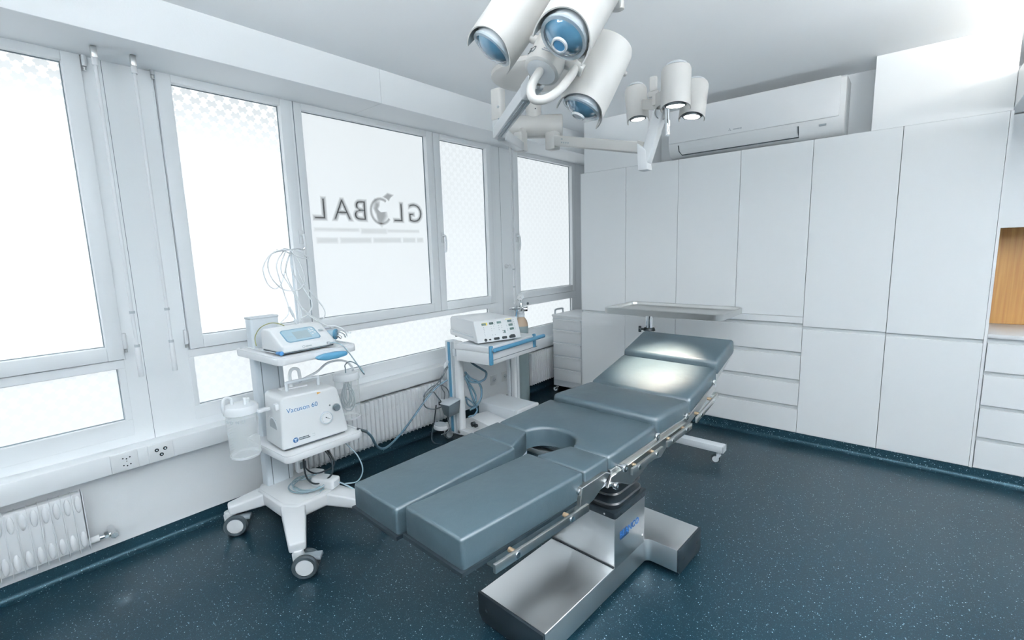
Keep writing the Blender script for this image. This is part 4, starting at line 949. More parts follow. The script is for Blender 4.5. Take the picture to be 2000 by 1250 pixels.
# tubing draped over the pole hook
tb = thing('infusion_tubing', 'tangle of thin white tubing hanging from the pole hook above the pump', 'tubing', (-2.54, 1.18, 1.08))
random.seed(11)
H = Vector((-2.545, 1.178, 1.462))
loops = [
    [(0, -0.02, 0.0), (0.0, -0.10, -0.02), (0.005, -0.15, -0.09), (0.005, -0.135, -0.17), (0.0, -0.095, -0.20), (0, -0.06, -0.17), (0, -0.03, -0.09), (0, 0.0, -0.01)],
    [(0, 0.0, 0.0), (0.01, -0.09, -0.01), (0.01, -0.125, -0.07), (0.01, -0.11, -0.15), (0.01, -0.05, -0.21), (0.01, 0.03, -0.21), (0.01, 0.06, -0.15), (0.01, 0.035, -0.05), (0, 0.0, 0.0)],
    [(0, 0.02, 0.0), (0.01, 0.055, -0.02), (0.01, 0.09, -0.045), (0.01, 0.06, -0.045), (0.01, 0.0, -0.02), (0, -0.05, 0.0)],
    [(0, 0.01, 0.0), (0.02, 0.02, -0.10), (0.02, 0.06, -0.20), (0.02, 0.12, -0.28), (0.02, 0.155, -0.35), (0.02, 0.13, -0.395), (0.02, 0.08, -0.37), (0.02, 0.03, -0.32)],
    [(0, 0.0, 0.0), (0.0, 0.0, -0.11), (0.01, 0.055, -0.22), (0.02, 0.085, -0.29), (0.02, 0.06, -0.35), (0.02, 0.01, -0.37)],
    [(0, 0.0, 0.0), (-0.01, -0.03, -0.12), (0.0, 0.02, -0.28), (0.01, 0.03, -0.40), (0.03, 0.08, -0.44), (0.06, 0.15, -0.46)],
    [(0, -0.02, 0.0), (0.0, -0.06, -0.10), (0.01, -0.02, -0.20), (0.01, 0.02, -0.30), (0.03, 0.07, -0.37), (0.06, 0.13, -0.42), (0.10, 0.20, -0.46), (0.16, 0.225, -0.47)],
    [(0, -0.03, 0.0), (0.0, -0.08, -0.08), (0.01, -0.06, -0.22), (0.02, -0.05, -0.33), (0.03, -0.12, -0.40), (0.06, -0.10, -0.46), (0.10, -0.035, -0.475)],
    [(0.13, -0.02, -0.478), (0.12, 0.03, -0.455), (0.12, 0.09, -0.425), (0.13, 0.14, -0.42), (0.15, 0.175, -0.44), (0.16, 0.20, -0.475)],
]
for k, L_ in enumerate(loops):
    MB().tube([H + Vector(p) + Vector((random.uniform(-0.004, 0.004), 0, 0)) for p in L_], 0.0036, 8, 7).build('tube_loop', tube_m, tb)
o = MB().cyl(H + Vector((0.02, -0.045, -0.30)), H + Vector((0.03, -0.028, -0.355)), 0.0075, seg=14, bev=0.001).cyl(H + Vector((0.03, -0.028, -0.355)), H + Vector((0.032, -0.024, -0.37)), 0.004, seg=10)
o.cyl(H + Vector((0.032, -0.024, -0.37)), H + Vector((0.036, -0.016, -0.40)), 0.0095, 0.007, seg=14, bev=0.001).cyl(H + Vector((0.036, -0.016, -0.40)), H + Vector((0.045, -0.003, -0.445)), 0.0035, seg=10)
o.build('drip_chamber', lgrey_m, tb)
wy_ = wire('earth_lead', [(-2.50, 0.94, 0.985), (-2.515, 0.945, 1.03), (-2.50, 0.97, 1.075), (-2.47, 1.01, 1.095), (-2.45, 1.05, 1.085), (-2.44, 1.075, 1.06), (-2.445, 1.085, 1.03)], 0.0024, olive_m)
tag(wy_, 'yellow green lead arching behind the white pump', 'cable')

# cables on the trolley base
def coil(cx, cy, z, r0, turns, rad, m, name, label, seed, tilt=0.0, sq=0.8, ends=()):
    random.seed(seed); pts = []
    n = int(turns * 12)
    for i in range(n + 1):
        a = 2 * PI * i / 12; r = r0 * (1 + 0.18 * math.sin(i * 0.7 + seed)) + random.uniform(-0.004, 0.004)
        pts.append((cx + r * math.cos(a), cy + sq * r * math.sin(a), z + rad * 1.2 + 0.012 * (i / n) * turns * 0.5 + tilt * r * math.cos(a) + random.uniform(0, 0.004)))
    pts += list(ends)
    return tag(wire(name, pts, rad, m, None, 8, 4), label, 'cable')
c0 = SM @ Vector((-0.20, -0.02, 0))
coil(c0.x, c0.y, 0.208, 0.095, 3.2, 0.0042, gcable_m, 'coiled_cable', 'grey cable coiled flat on the trolley base', 2, 0.0, 0.85, [(c0.x + 0.14, c0.y + 0.11, 0.225), (c0.x + 0.22, c0.y + 0.20, 0.13), (c0.x + 0.24, c0.y + 0.24, 0.04)])
tag(wire('power_cable', [(-2.40, 1.14, 0.452), (-2.33, 1.14, 0.43), (-2.28, 1.165, 0.36), (-2.27, 1.155, 0.28), (-2.32, 1.10, 0.235), (-2.39, 1.08, 0.25), (-2.46, 1.10, 0.31), (-2.50, 1.13, 0.37)], 0.0048, black_m), 'black power cable looping under the lower trolley shelf', 'cable')
tag(wire('power_cable', [(-2.42, 1.16, 0.452), (-2.36, 1.165, 0.42), (-2.31, 1.19, 0.35), (-2.31, 1.185, 0.30), (-2.37, 1.12, 0.27), (-2.44, 1.10, 0.29), (-2.50, 1.12, 0.34)], 0.0042, black_m), 'second black cable hanging behind the first under the lower shelf', 'cable')
tag(wire('mains_lead', [(-2.245, 1.22, 0.452), (-2.225, 1.24, 0.42), (-2.19, 1.27, 0.36), (-2.18, 1.285, 0.28), (-2.20, 1.26, 0.22), (-2.24, 1.21, 0.215)], 0.0036, gcable_m), 'pale grey lead dropping from the lower shelf edge near the column', 'cable')
ch = thing('charger_box', 'white plug-in supply lying on the trolley base among coiled cables', 'power supply', (-2.30, 1.14, 0.208))
MB(SM @ Matrix.Translation((-0.13, 0.035, 0)) @ Matrix.Rotation(0.35, 4, 'Z')).box(-0.07, 0.07, -0.035, 0.035, 0.208, 0.262, 0.012, 3).build('housing', plw_m, ch)
MB(SM @ Matrix.Translation((-0.13, 0.035, 0)) @ Matrix.Rotation(0.35, 4, 'Z')).box(0.0705, 0.072, -0.02, 0.02, 0.222, 0.25).build('rating_plate', lgrey_m, ch, smooth=0)

# ------------------------------------------------------------------ equipment cart with the electrosurgical unit
ec = thing('equipment_cart', 'grey-white cart with blue push bar and drawer between two columns', 'cart', (-2.38, 2.55, 0))
EM = frame_xy(-2.14, 2.54, 0, math.radians(4.0))          # local x = out to the room, y along the front
tr = MB(EM).box(-0.31, 0.0, -0.29, 0.29, 0.745, 0.784, 0.006).build('tray', white_m, ec)
MB(EM).box(-0.295, -0.020, -0.262, 0.262, 0.7842, 0.7852).build('tray_mat', lgrey_m, tr, smooth=0)
dr = MB(EM).box(-0.31, -0.004, -0.289, 0.289, 0.662, 0.7445, 0.003).build('drawer', white_m, ec)
MB(EM).box(-0.0045, -0.0015, -0.288, 0.288, 0.690, 0.694).build('drawer_gap', seam_m, dr, smooth=0)
for yy in (-0.278, 0.245): 
    MB(EM).box(-0.012, 0.010, yy - 0.014, yy + 0.014, 0.662 if yy < 0 else 0.690, 0.795, 0.006).build('bar_bracket', blue_m, ec)
MB(EM).cyl((0.032, -0.285, 0.768), (0.032, 0.335, 0.768), 0.0145, seg=20, bev=0.004).build('push_bar', blue_m, ec)
b = MB(EM)
for yy in (-0.27, 0.245): b.cyl((0.0, yy, 0.768), (0.032, yy, 0.768), 0.012, seg=14)
b.build('bar_arm', lgrey_m, ec)
def ecol(cx, cy, zb, zt, name):
    o = MB().prism(rrect(cx - 0.018, cx + 0.046, cy - 0.030, cy + 0.030, 0.022, 5), zb, zt).build(name, white_m, ec)
    return o
cl = ecol(-2.50, 2.30, 0.085, 0.782, 'column')
MB().box(-2.578, -2.519, 2.262, 2.335, 0.085, 0.786, 0.003).build('column_back', lgrey_m, cl)
MB().box(-2.552, -2.526, 2.2585, 2.2622, 0.10, 0.780, 0.001).build('blue_strip', blue_m, cl, smooth=0)
MB().box(-2.513, -2.495, 2.2675, 2.271, 0.085, 0.780).build('groove', grey_m, cl, smooth=0)
c2 = ecol(-2.50, 2.94, 0.085, 0.742, 'column')
MB().box(-2.552, -2.519, 2.905, 2.975, 0.085, 0.742, 0.003).build('column_back', lgrey_m, c2)
for y in (2.924, 2.956): MB().box(-2.4545, -2.4530, y - 0.0025, y + 0.0025, 0.085, 0.74).build('groove', grey_m, c2, smooth=0)
# carry arms from the columns to the tray and the low shelf
MB().box(-2.50, -2.47, 2.26, 2.96, 0.680, 0.735, 0.003).build('cross_rail', lgrey_m, ec)
MB().box(-2.51, -2.46, 2.27, 2.97, 0.095, 0.110, 0.004).build('cross_rail', lgrey_m, ec)
b = MB()
for y in (2.30, 2.94): b.beam((-2.68, y, 0.105), (-2.02, y, 0.105), 0.060, 0.040, bev=0.008)
b.build('base', white_m, ec)
MB().box(-2.60, -2.06, 2.335, 2.905, 0.112, 0.128, 0.003).build('low_shelf', white_m, ec)
for x, y, a in ((-2.66, 2.30, 70), (-2.045, 2.30, 40), (-2.66, 2.94, 60), (-2.045, 2.94, 50)):
    caster(ec, x, y, 0.040, math.radians(a), 0.088, tyre_m, lgrey_m, plw_m, True, False, 0.02, 0.042)
MB().box(-2.565, -2.545, 2.25, 2.29, 0.62, 0.64, 0.003).sphere((-2.575, 2.262, 0.595), 0.026, (0.5, 1, 1.25)).build('cable_knob', plw_m, ec)

es = thing('electrosurgical_unit', 'white electrosurgical unit with sloping instrument panel on the cart', 'electrosurgical unit', (-2.42, 2.55, 0.786))
UM = frame_xy(-2.185, 2.43, 0.0, math.radians(-18.0))     # front lower edge mid, local x = out, y = along front
Ux = Matrix(((1, 0, 0, 0), (0, 0, 1, -0.172), (0, 1, 0, 0), (0, 0, 0, 1)))
MB(UM).prism([(-0.045, 0.840), (-0.06, 0.944), (-0.44, 0.944), (-0.47, 0.925), (-0.47, 0.840)], 0.004, 0.340, 0.008, 2, Ux, ang=0.4).build('cover', lgrey_m if False else white_m, es, smooth=40)
MB(UM).prism([(-0.030, 0.798), (-0.048, 0.842), (-0.475, 0.842), (-0.475, 0.815), (-0.465, 0.798)], 0, 0.344, 0.008, 2, Ux, ang=0.4).build('tray_base', white_m, es, smooth=40)
MB(UM).box(-0.42, -0.060, -0.1735, -0.1712, 0.826, 0.838, 0.001).build('side_channel', lgrey_m, es)
front = MB(UM).prism([(0.0, 0.797), (-0.052, 0.945), (-0.066, 0.948), (-0.085, 0.925), (-0.06, 0.797)], -0.006, 0.352, 0.010, 3, Ux, ang=0.4).build('front_panel', plw_m, es, smooth=45)
b = MB(UM)
for y in (-0.14, 0.14):
    for x in (-0.06, -0.42): b.cyl((x, y, 0.7855), (x, y, 0.7985), 0.012, seg=12)
b.build('rubber_feet', dgrey_m, es)
sa = math.atan2(0.148, 0.052)
def panel(y, d, h=0.0): return UM @ Matrix.Translation((-d * math.cos(sa), y, 0.797 + d * math.sin(sa))) @ Matrix.Rotation(PI / 2, 4, 'Z') @ Matrix.Rotation(sa, 4, 'X') @ Matrix.Translation((0, 0, h))
def pbox(name, y, d, w, hh, m, h=0.0015, parent=None, r=0.002):
    return MB().prism(rrect(-w / 2, w / 2, -hh / 2, hh / 2, min(r, hh / 2.2), 3), -0.001, h, 0, 1, panel(y, d)).build(name, m, parent or es, smooth=0)
pbox('display_bezel', -0.098, 0.130, 0.042, 0.019, yellow_m, 0.0010)
for (y, d) in ((-0.105, 0.129), (-0.045, 0.131), (0.018, 0.132), (0.106, 0.134), (0.110, 0.105), (0.114, 0.076)): pbox('display', y, d, 0.034, 0.016, lcd_m, 0.0018)
pbox('display', 0.052, 0.062, 0.012, 0.022, lcd_m, 0.0018)
pbox('orange_stripe', 0.10, 0.1485, 0.055, 0.004, yellow_m, 0.0012)
b = MB()
random.seed(5)
for (y, ds) in ((-0.110, (0.108, 0.096, 0.084, 0.072, 0.060, 0.048)), (-0.050, (0.110, 0.095, 0.080, 0.048)), (-0.030, (0.110, 0.092, 0.048)), (0.010, (0.110, 0.094, 0.080)), (0.035, (0.105, 0.092, 0.128)), (0.078, (0.105, 0.098, 0.076, 0.067)), (0.142, (0.140, 0.126, 0.110, 0.098, 0.082, 0.070)), (-0.018, (0.132, 0.122))):
    for d in ds: b.prism([(0.0028 * math.cos(q * PI / 4), 0.0028 * math.sin(q * PI / 4)) for q in range(8)], 0, 0.0012, M=panel(y, d))
b.build('keys', gink_m, es, smooth=0)
b = MB()
for y, d in ((0.038, 0.070), (0.038, 0.055)): b.prism(rrect(-0.003, 0.003, -0.003, 0.003, 0.001, 2), 0, 0.0015, M=panel(y, d))
b.build('memory_keys', dgrey_m, es, smooth=0)
MB().lathe([(0, 0.004), (0.007, 0.004), (0.0105, 0.003), (0.011, 0), (0, 0)], panel(-0.112, 0.018), 24).build('round_socket', black_m, es)
for (y, w, hh) in ((-0.078, 0.017, 0.011), (-0.024, 0.044, 0.018), (0.040, 0.040, 0.018), (0.105, 0.052, 0.019)): pbox('socket', y, 0.019 if w > 0.02 else 0.018, w, hh, black_m, 0.003, r=0.006)
MB().prism(rrect(-0.018, 0.018, -0.012, 0.012, 0.005, 3), 0, 0.005, 0.001, 1, panel(0.108, 0.022)).build('plug', black_m, es)

# boxes on the low shelf of the cart
bx = thing('instrument_case', 'flat light grey case lying on the low shelf of the cart', 'case', (-2.33, 2.64, 0.129))
CM = frame_xy(-2.325, 2.655, 0, math.radians(-1.0))
MB(CM).box(-0.205, 0.175, -0.125, 0.125, 0.1295, 0.262, 0.008, 3).build('body', lgrey_m, bx)
MB(CM).box(0.176, 0.205, -0.125, 0.125, 0.1295, 0.264, 0.008, 3).build('front_frame', white_m, bx)
MB(CM).box(0.206, 0.212, -0.06, 0.06, 0.19, 0.215, 0.002).build('handle', lgrey_m, bx)
sb = thing('control_box', 'small white box with a black knob beside the grey case', 'control box', (-2.33, 2.40, 0.129))
BM = frame_xy(-2.325, 2.425, 0, math.radians(-14.0))
MB(BM).box(-0.14, 0.14, -0.085, 0.085, 0.1295, 0.200, 0.004).build('housing', white_m, sb)
kb = MB(BM).cyl((-0.055, -0.085, 0.160), (-0.055, -0.112, 0.160), 0.018, seg=20, bev=0.002).build('knob', black_m, sb)
MB(BM).cyl((-0.020, -0.085, 0.158), (-0.020, -0.108, 0.158), 0.012, seg=18, bev=0.002).build('knob', black_m, sb)
# adapter clipped to the left column
ad = thing('power_adapter', 'dark wedge-shaped adapter clipped to the left cart column', 'adapter', (-2.49, 2.235, 0.30))
MB().hexa([(-2.515, 2.160, 0.262), (-2.460, 2.160, 0.250), (-2.455, 2.2575, 0.262), (-2.515, 2.2575, 0.270), (-2.54, 2.150, 0.340), (-2.435, 2.145, 0.345), (-2.435, 2.2575, 0.365), (-2.54, 2.2575, 0.362)], 0.005).build('housing', dgrey_m, ad)
MB().hexa([(-2.541, 2.149, 0.3405), (-2.434, 2.144, 0.3455), (-2.434, 2.2575, 0.3655), (-2.541, 2.2575, 0.3625), (-2.541, 2.149, 0.347), (-2.434, 2.144, 0.352), (-2.434, 2.2575, 0.372), (-2.541, 2.2575, 0.369)], 0.002).build('lid', grey_m, ad)
b = MB().box(-2.60, -2.542, 2.20, 2.245, 0.300, 0.352, 0.004); b.build('mains_socket', lgrey_m, ad)
MB().box(-2.592, -2.555, 2.180, 2.20, 0.315, 0.340, 0.003).build('plug', black_m, ad)
# foot pedal parked on the cart foot
fp = thing('foot_pedal', 'white oval pedal parked over the left cart caster', 'foot pedal', (-2.62, 2.21, 0.09))
MB(Matrix.Translation((-2.60, 2.195, 0.128))).lathe([(0, 0), (0.058, 0), (0.062, 0.008), (0.060, 0.030), (0, 0.030)], Matrix.Diagonal((1, 0.75, 1, 1)), 32).build('rim', plw_m, fp)
MB(Matrix.Translation((-2.60, 2.195, 0.1585))).lathe([(0, 0), (0.054, 0), (0.052, 0.007), (0, 0.008)], Matrix.Diagonal((1, 0.75, 1, 1)), 32).build('tread', grey_m, fp)
MB().box(-2.63, -2.56, 2.225, 2.275, 0.122, 0.134, 0.002).build('bracket', plw_m, fp)

# cables around the cart
def cable(name, pts, r, m, label): return tag(wire(name, pts, r, m), label, 'cable')
cable('mains_cable', [(-2.56, 2.262, 0.590), (-2.57, 2.235, 0.55), (-2.585, 2.20, 0.50), (-2.60, 2.12, 0.44), (-2.60, 2.06, 0.405), (-2.585, 2.06, 0.44), (-2.575, 2.12, 0.475), (-2.565, 2.18, 0.475), (-2.555, 2.235, 0.435), (-2.55, 2.25, 0.38), (-2.55, 2.225, 0.30), (-2.54, 2.215, 0.22), (-2.525, 2.215, 0.15), (-2.53, 2.195, 0.115), (-2.56, 2.165, 0.10)], 0.0040, dgrey_m, 'dark thin cable looping left of the blue striped column')
cable('mains_cable', [(-2.575, 2.19, 0.345), (-2.58, 2.16, 0.39), (-2.585, 2.13, 0.43), (-2.595, 2.08, 0.425), (-2.60, 2.05, 0.375), (-2.595, 2.07, 0.325), (-2.58, 2.13, 0.30), (-2.565, 2.18, 0.305)], 0.0045, dgrey_m, 'dark cable ring plugged in beside the adapter')
cable('mains_cable', [(-2.56, 2.26, 0.60), (-2.57, 2.225, 0.56), (-2.575, 2.195, 0.50), (-2.575, 2.205, 0.44), (-2.57, 2.225, 0.40), (-2.565, 2.215, 0.355)], 0.0035, dgrey_m, 'short dark cable dropping from the white column knob')
cable('supply_lead', [(-2.60, 2.165, 0.318), (-2.60, 2.15, 0.25), (-2.605, 2.14, 0.19), (-2.61, 2.12, 0.12), (-2.60, 2.11, 0.06), (-2.585, 2.14, 0.03), (-2.60, 2.20, 0.012)], 0.0045, black_m, 'black cord falling from the adapter to the floor')
for k, (pts, lab) in enumerate((
    ([(-2.45, 2.345, 0.66), (-2.43, 2.40, 0.60), (-2.42, 2.47, 0.55), (-2.42, 2.52, 0.51), (-2.42, 2.50, 0.465), (-2.43, 2.43, 0.455), (-2.44, 2.36, 0.48), (-2.45, 2.335, 0.53)], 'slate hose in the bundle swinging widest under the drawer'),
    ([(-2.46, 2.335, 0.55), (-2.44, 2.37, 0.50), (-2.43, 2.43, 0.46), (-2.43, 2.47, 0.40), (-2.43, 2.46, 0.32), (-2.44, 2.41, 0.27), (-2.45, 2.36, 0.255)], 'slate hose in the bundle looping lowest by the column'),
    ([(-2.46, 2.335, 0.52), (-2.45, 2.36, 0.44), (-2.44, 2.38, 0.36), (-2.44, 2.41, 0.29), (-2.44, 2.43, 0.27)], 'slate hose in the bundle hanging straightest'),
    ([(-2.46, 2.335, 0.50), (-2.44, 2.385, 0.42), (-2.44, 2.42, 0.34), (-2.45, 2.40, 0.27), (-2.46, 2.35, 0.30), (-2.46, 2.335, 0.36)], 'slate hose in the bundle curling back to the column'),
    ([(-2.46, 2.33, 0.36), (-2.44, 2.37, 0.32), (-2.435, 2.42, 0.25), (-2.44, 2.40, 0.21), (-2.46, 2.35, 0.20)], 'short slate hose at the bottom of the bundle'))):
    cable('hanging_hose', pts, 0.0085 if k < 3 else 0.0065, dcable_m, lab)['group'] = 'slate hoses under the cart drawer'
cable('foot_switch_cable', [(-2.545, 2.24, 0.50), (-2.58, 2.17, 0.46), (-2.60, 2.08, 0.39), (-2.585, 1.95, 0.30), (-2.53, 1.79, 0.235), (-2.45, 1.62, 0.22), (-2.36, 1.50, 0.29), (-2.28, 1.415, 0.40), (-2.245, 1.36, 0.462)], 0.0075, dcable_m, 'grey hose sagging from the trolley to the equipment cart')
MB().cyl((-2.245, 1.365, 0.455), (-2.225, 1.30, 0.497), 0.009, 0.006, seg=12).build('plug', dgrey_m, bpy.data.objects['foot_switch_cable'])

# ------------------------------------------------------------------ gas cylinder
gc = thing('gas_cylinder', 'grey gas cylinder with tan shoulder and pressure regulator by the wall', 'gas cylinder', (-2.70, 3.30, 0))
gx, gy, gr = -2.70, 3.30, 0.062
Mg = Matrix.Translation((gx, gy, 0))
UPZ = Matrix.Translation((0, 0, 0.065))
MB().lathe([(0, 0), (gr - 0.004, 0), (gr, 0.006), (gr, 0.715), (gr - 0.001, 0.740)], Mg, 40).build('body', gasgrey_m, gc, smooth=60)
MB(UPZ).lathe([(gr - 0.0008, 0.675), (gr - 0.004, 0.70), (gr - 0.012, 0.725), (gr - 0.026, 0.745), (0.026, 0.755), (0.024, 0.76), (0, 0.76)], Mg, 40).build('shoulder', gastan_m, gc, smooth=60)
MB(UPZ).lathe([(0, 0.758), (0.030, 0.758), (0.031, 0.772), (0.033, 0.773), (0.033, 0.785), (0.028, 0.788), (0.030, 0.80), (0.022, 0.81), (0, 0.81)], Mg, 28).build('neck_ring', lgrey_m, gc)
b = MB(UPZ).cyl((gx, gy, 0.79), (gx, gy, 0.885), 0.017, seg=16, bev=0.002)
dx, dy = 0.76, 0.645
b.cyl((gx - dx * 0.085, gy - dy * 0.085, 0.838), (gx + dx * 0.065, gy + dy * 0.065, 0.838), 0.014, seg=16, bev=0.002).cyl((gx - dx * 0.105, gy - dy * 0.105, 0.838), (gx - dx * 0.08, gy - dy * 0.08, 0.838), 0.009, seg=12)
b.cyl((gx - dx * 0.06, gy - dy * 0.06, 0.838), (gx - dx * 0.03, gy - dy * 0.03, 0.838), 0.024, seg=6)
b.cyl((gx + dx * 0.02, gy + dy * 0.02, 0.828), (gx + dx * 0.06, gy + dy * 0.06, 0.828), 0.021, seg=18, bev=0.003)
b.build('regulator', chrome_m, gc)
gM = axis_frame((gx + 0.004, gy - 0.014, 0.938), (0.64, -0.753, 0.15), (dx, dy, 0))
ga = MB(UPZ).lathe([(0, -0.012), (0.030, -0.012), (0.033, -0.006), (0.033, 0.008), (0.029, 0.010), (0.028, 0.004), (0, 0.004)], gM, 32).cyl((gx, gy, 0.87), (gx + 0.004, gy - 0.01, 0.915), 0.007, seg=12).build('gauge', chrome_m, gc)
MB(UPZ).lathe([(0, 0.0042), (0.0275, 0.0042), (0.0275, 0.0048), (0, 0.0048)], gM, 28).build('dial', paper_m, ga)
b = MB(UPZ @ gM); b.prism([(-0.001, -0.001), (0.013, 0.015), (0.001, 0.001)], 0.005, 0.0056); b.cyl((0, 0, 0.0048), (0, 0, 0.0065), 0.003, seg=10)
for k in range(11):
    b.box(0.020, 0.0245, -0.0006, 0.0006, 0.0048, 0.0054, M=Matrix.Rotation(math.radians(-40 + k * 26), 4, 'Z'))
b.build('needle', dink_m, ga, smooth=0)
MB(UPZ).cyl((gx + 0.055, gy + 0.03, 0.876), (gx + 0.062, gy + 0.024, 0.885), 0.010, seg=14).build('valve_knob', dgrey_m, gc)
MB(UPZ).tube([(gx - 0.02, gy - 0.025, 0.845), (gx - 0.022, gy - 0.035, 0.80), (gx - 0.02, gy - 0.05, 0.76), (gx - 0.015, gy - 0.066, 0.70), (gx - 0.012, gy - 0.068, 0.48)], 0.006, 10).build('blue_hose', blue_m, gc)

# ------------------------------------------------------------------ drawer cart in the corner
dc = thing('drawer_cart', 'narrow light grey drawer cart on casters in the corner behind the cabinets', 'drawer cart', (-2.51, 3.98, 0))
dx0, dx1, dy0, dy1 = -2.682, -2.344, 3.765, 4.215
MB().box(dx0, dx1, dy0 + 0.004, dy1, 0.072, 0.756, 0.004).build('body', lgrey_m, dc)
MB().box(dx0 - 0.006, dx1, dy0 - 0.006, dy1, 0.770, 0.790, 0.004).box(dx0, dx1, dy0 + 0.002, dy1, 0.756, 0.772).build('top', white_m, dc)
for z0, z1 in ((0.650, 0.748), (0.522, 0.641), (0.392, 0.512), (0.262, 0.382), (0.135, 0.252)):
    d = MB().box(dx0 + 0.012, dx1 - 0.010, dy0 - 0.004, dy0 + 0.006, z0, z1 - 0.012, 0.002).build('drawer', white_m, dc)
    MB().prism([(0, 0), (-0.014, -0.003), (-0.014, 0.010), (0, 0.012)], 0, dx1 - dx0 - 0.022, 0, 1, Matrix(((0, 0, 1, dx0 + 0.012), (1, 0, 0, dy0 - 0.002), (0, 1, 0, z1 - 0.014), (0, 0, 0, 1)))).build('grip', white_m, d, smooth=0)
MB().tube([(dx0 + 0.012, dy0 + 0.03, 0.788), (dx0 + 0.012, dy0 + 0.03, 0.822), (dx0 + 0.014, dy0 + 0.045, 0.834), (dx0 + 0.014, dy0 + 0.15, 0.834), (dx0 + 0.012, dy0 + 0.165, 0.822), (dx0 + 0.012, dy0 + 0.165, 0.788)], 0.009, 10, 3).build('push_handle', grey_m, dc)
for x, y, a in ((dx0 + 0.025, dy0 + 0.03, 200), (dx1 - 0.03, dy0 + 0.03, 160), (dx0 + 0.025, dy1 - 0.04, 200), (dx1 - 0.03, dy1 - 0.04, 170)):
    caster(dc, x, y, 0.027, math.radians(a), 0.074, tyre_m, lgrey_m, chrome_m, False, False, 0.018, 0.018)

# ------------------------------------------------------------------ instrument table (overbed tray on a post)
it = thing('instrument_table', 'stainless instrument tray on a single post behind the table head', 'instrument table', (-1.30, 3.15, 0))
IM = frame_xy(-1.29, 3.26, 0, math.radians(-1.5))
b = MB(IM)
A = lambda g, r: rrect(-0.42 + g, 0.415 - g, -0.225 + g, 0.235 - g, r, 6)
t = bmesh.new(); lev = [(0.0, 0.05, 0.952), (-0.002, 0.05, 0.990), (0.006, 0.046, 0.994), (0.012, 0.042, 0.990), (0.016, 0.040, 0.972), (0.024, 0.034, 0.966)]
rings = [[t.verts.new((p[0], p[1], z)) for p in A(g, r)] for g, r, z in lev]; n = len(rings[0])
for q in range(len(rings) - 1):
    for i in range(n): t.faces.new((rings[q][i], rings[q][(i + 1) % n], rings[q + 1][(i + 1) % n], rings[q + 1][i]))
t.faces.new(rings[-1]); t.faces.new(rings[0][::-1])
bmesh.ops.recalc_face_normals(t, faces=t.faces); b._merge(t); b.build('tray', rail_m, it, smooth=35)
px_, py_ = -1.395, 3.135
b = MB().cyl((px_, py_, 0.80), (px_, py_, 0.952), 0.026, seg=24).build('inner_post', chrome_m, it)
MB().cyl((px_, py_, 0.09), (px_, py_, 0.840), 0.032, seg=24).build('outer_post', rail_m, it)
MB().cyl((px_, py_, 0.834), (px_, py_, 0.856), 0.042, 0.036, seg=24, bev=0.003).build('post_collar', black_m, it)
MB().box(px_ - 0.10, px_ + 0.18, py_ - 0.02, py_ + 0.16, 0.940, 0.953, 0.003).build('tray_bracket', lgrey_m, it)
k = MB().cyl((px_ - 0.032, py_ - 0.01, 0.845), (px_ - 0.055, py_ - 0.025, 0.845), 0.007, seg=10).cyl((px_ - 0.050, py_ - 0.022, 0.845), (px_ - 0.068, py_ - 0.03, 0.845), 0.022, seg=20, bev=0.004).build('clamp_knob', black_m, it)
b = MB().box(-1.75, -0.855, 3.055, 3.125, 0.085, 0.130, 0.004).box(px_ - 0.04, px_ + 0.04, 3.12, 3.42, 0.085, 0.128, 0.004); b.build('base_bar', lgrey_m, it)
for x in (-0.8545, -1.757): MB().box(x, x + 0.007, 3.056, 3.124, 0.086, 0.129, 0.001).build('end_cap', grey_m, it, smooth=0)
for x, y, a in ((-0.885, 3.09, 200), (-1.72, 3.09, 150), (px_, 3.39, 100)):
    caster(it, x, y, 0.030, math.radians(a), 0.086, tyre_m, lgrey_m, lgrey_m, False, False, 0.018, 0.022)

# ------------------------------------------------------------------ ceiling mount and surgical lamps
cm = thing('lamp_mount', 'white ceiling canopy with a short post and horizontal carrier for both surgical lamps', 'lamp mount', (-1.90, 2.50, 2.15))
mx, my = -1.90, 2.50
MB().lathe([(0, 2.470), (0.20, 2.470), (0.26, 2.478), (0.275, 2.490), (0.275, 2.515)], Matrix.Translation((mx + 0.02, my, 0)), 48).build('canopy', lampw_m, cm, smooth=50)
MB().cyl((mx, my, 2.235), (mx, my, 2.48), 0.048, seg=32).cyl((mx, my, 2.283), (mx, my, 2.286), 0.0487, seg=32).build('post', lampw_m, cm)
tdx, tdy = 0.80, 0.60
MB().cyl((mx - tdx * 0.16, my - tdy * 0.16, 2.195), (mx + tdx * 0.18, my + tdy * 0.18, 2.195), 0.070, seg=36, bev=0.010, bseg=3).build('carrier', lampw_m, cm)
b = MB()
for a in (200, 320): b.cyl((mx + 0.048 * math.cos(math.radians(a)), my + 0.048 * math.sin(math.radians(a)), 2.292), (mx + 0.051 * math.cos(math.radians(a)), my + 0.051 * math.sin(math.radians(a)), 2.292), 0.004, seg=10)
b.build('screws', dgrey_m, cm)

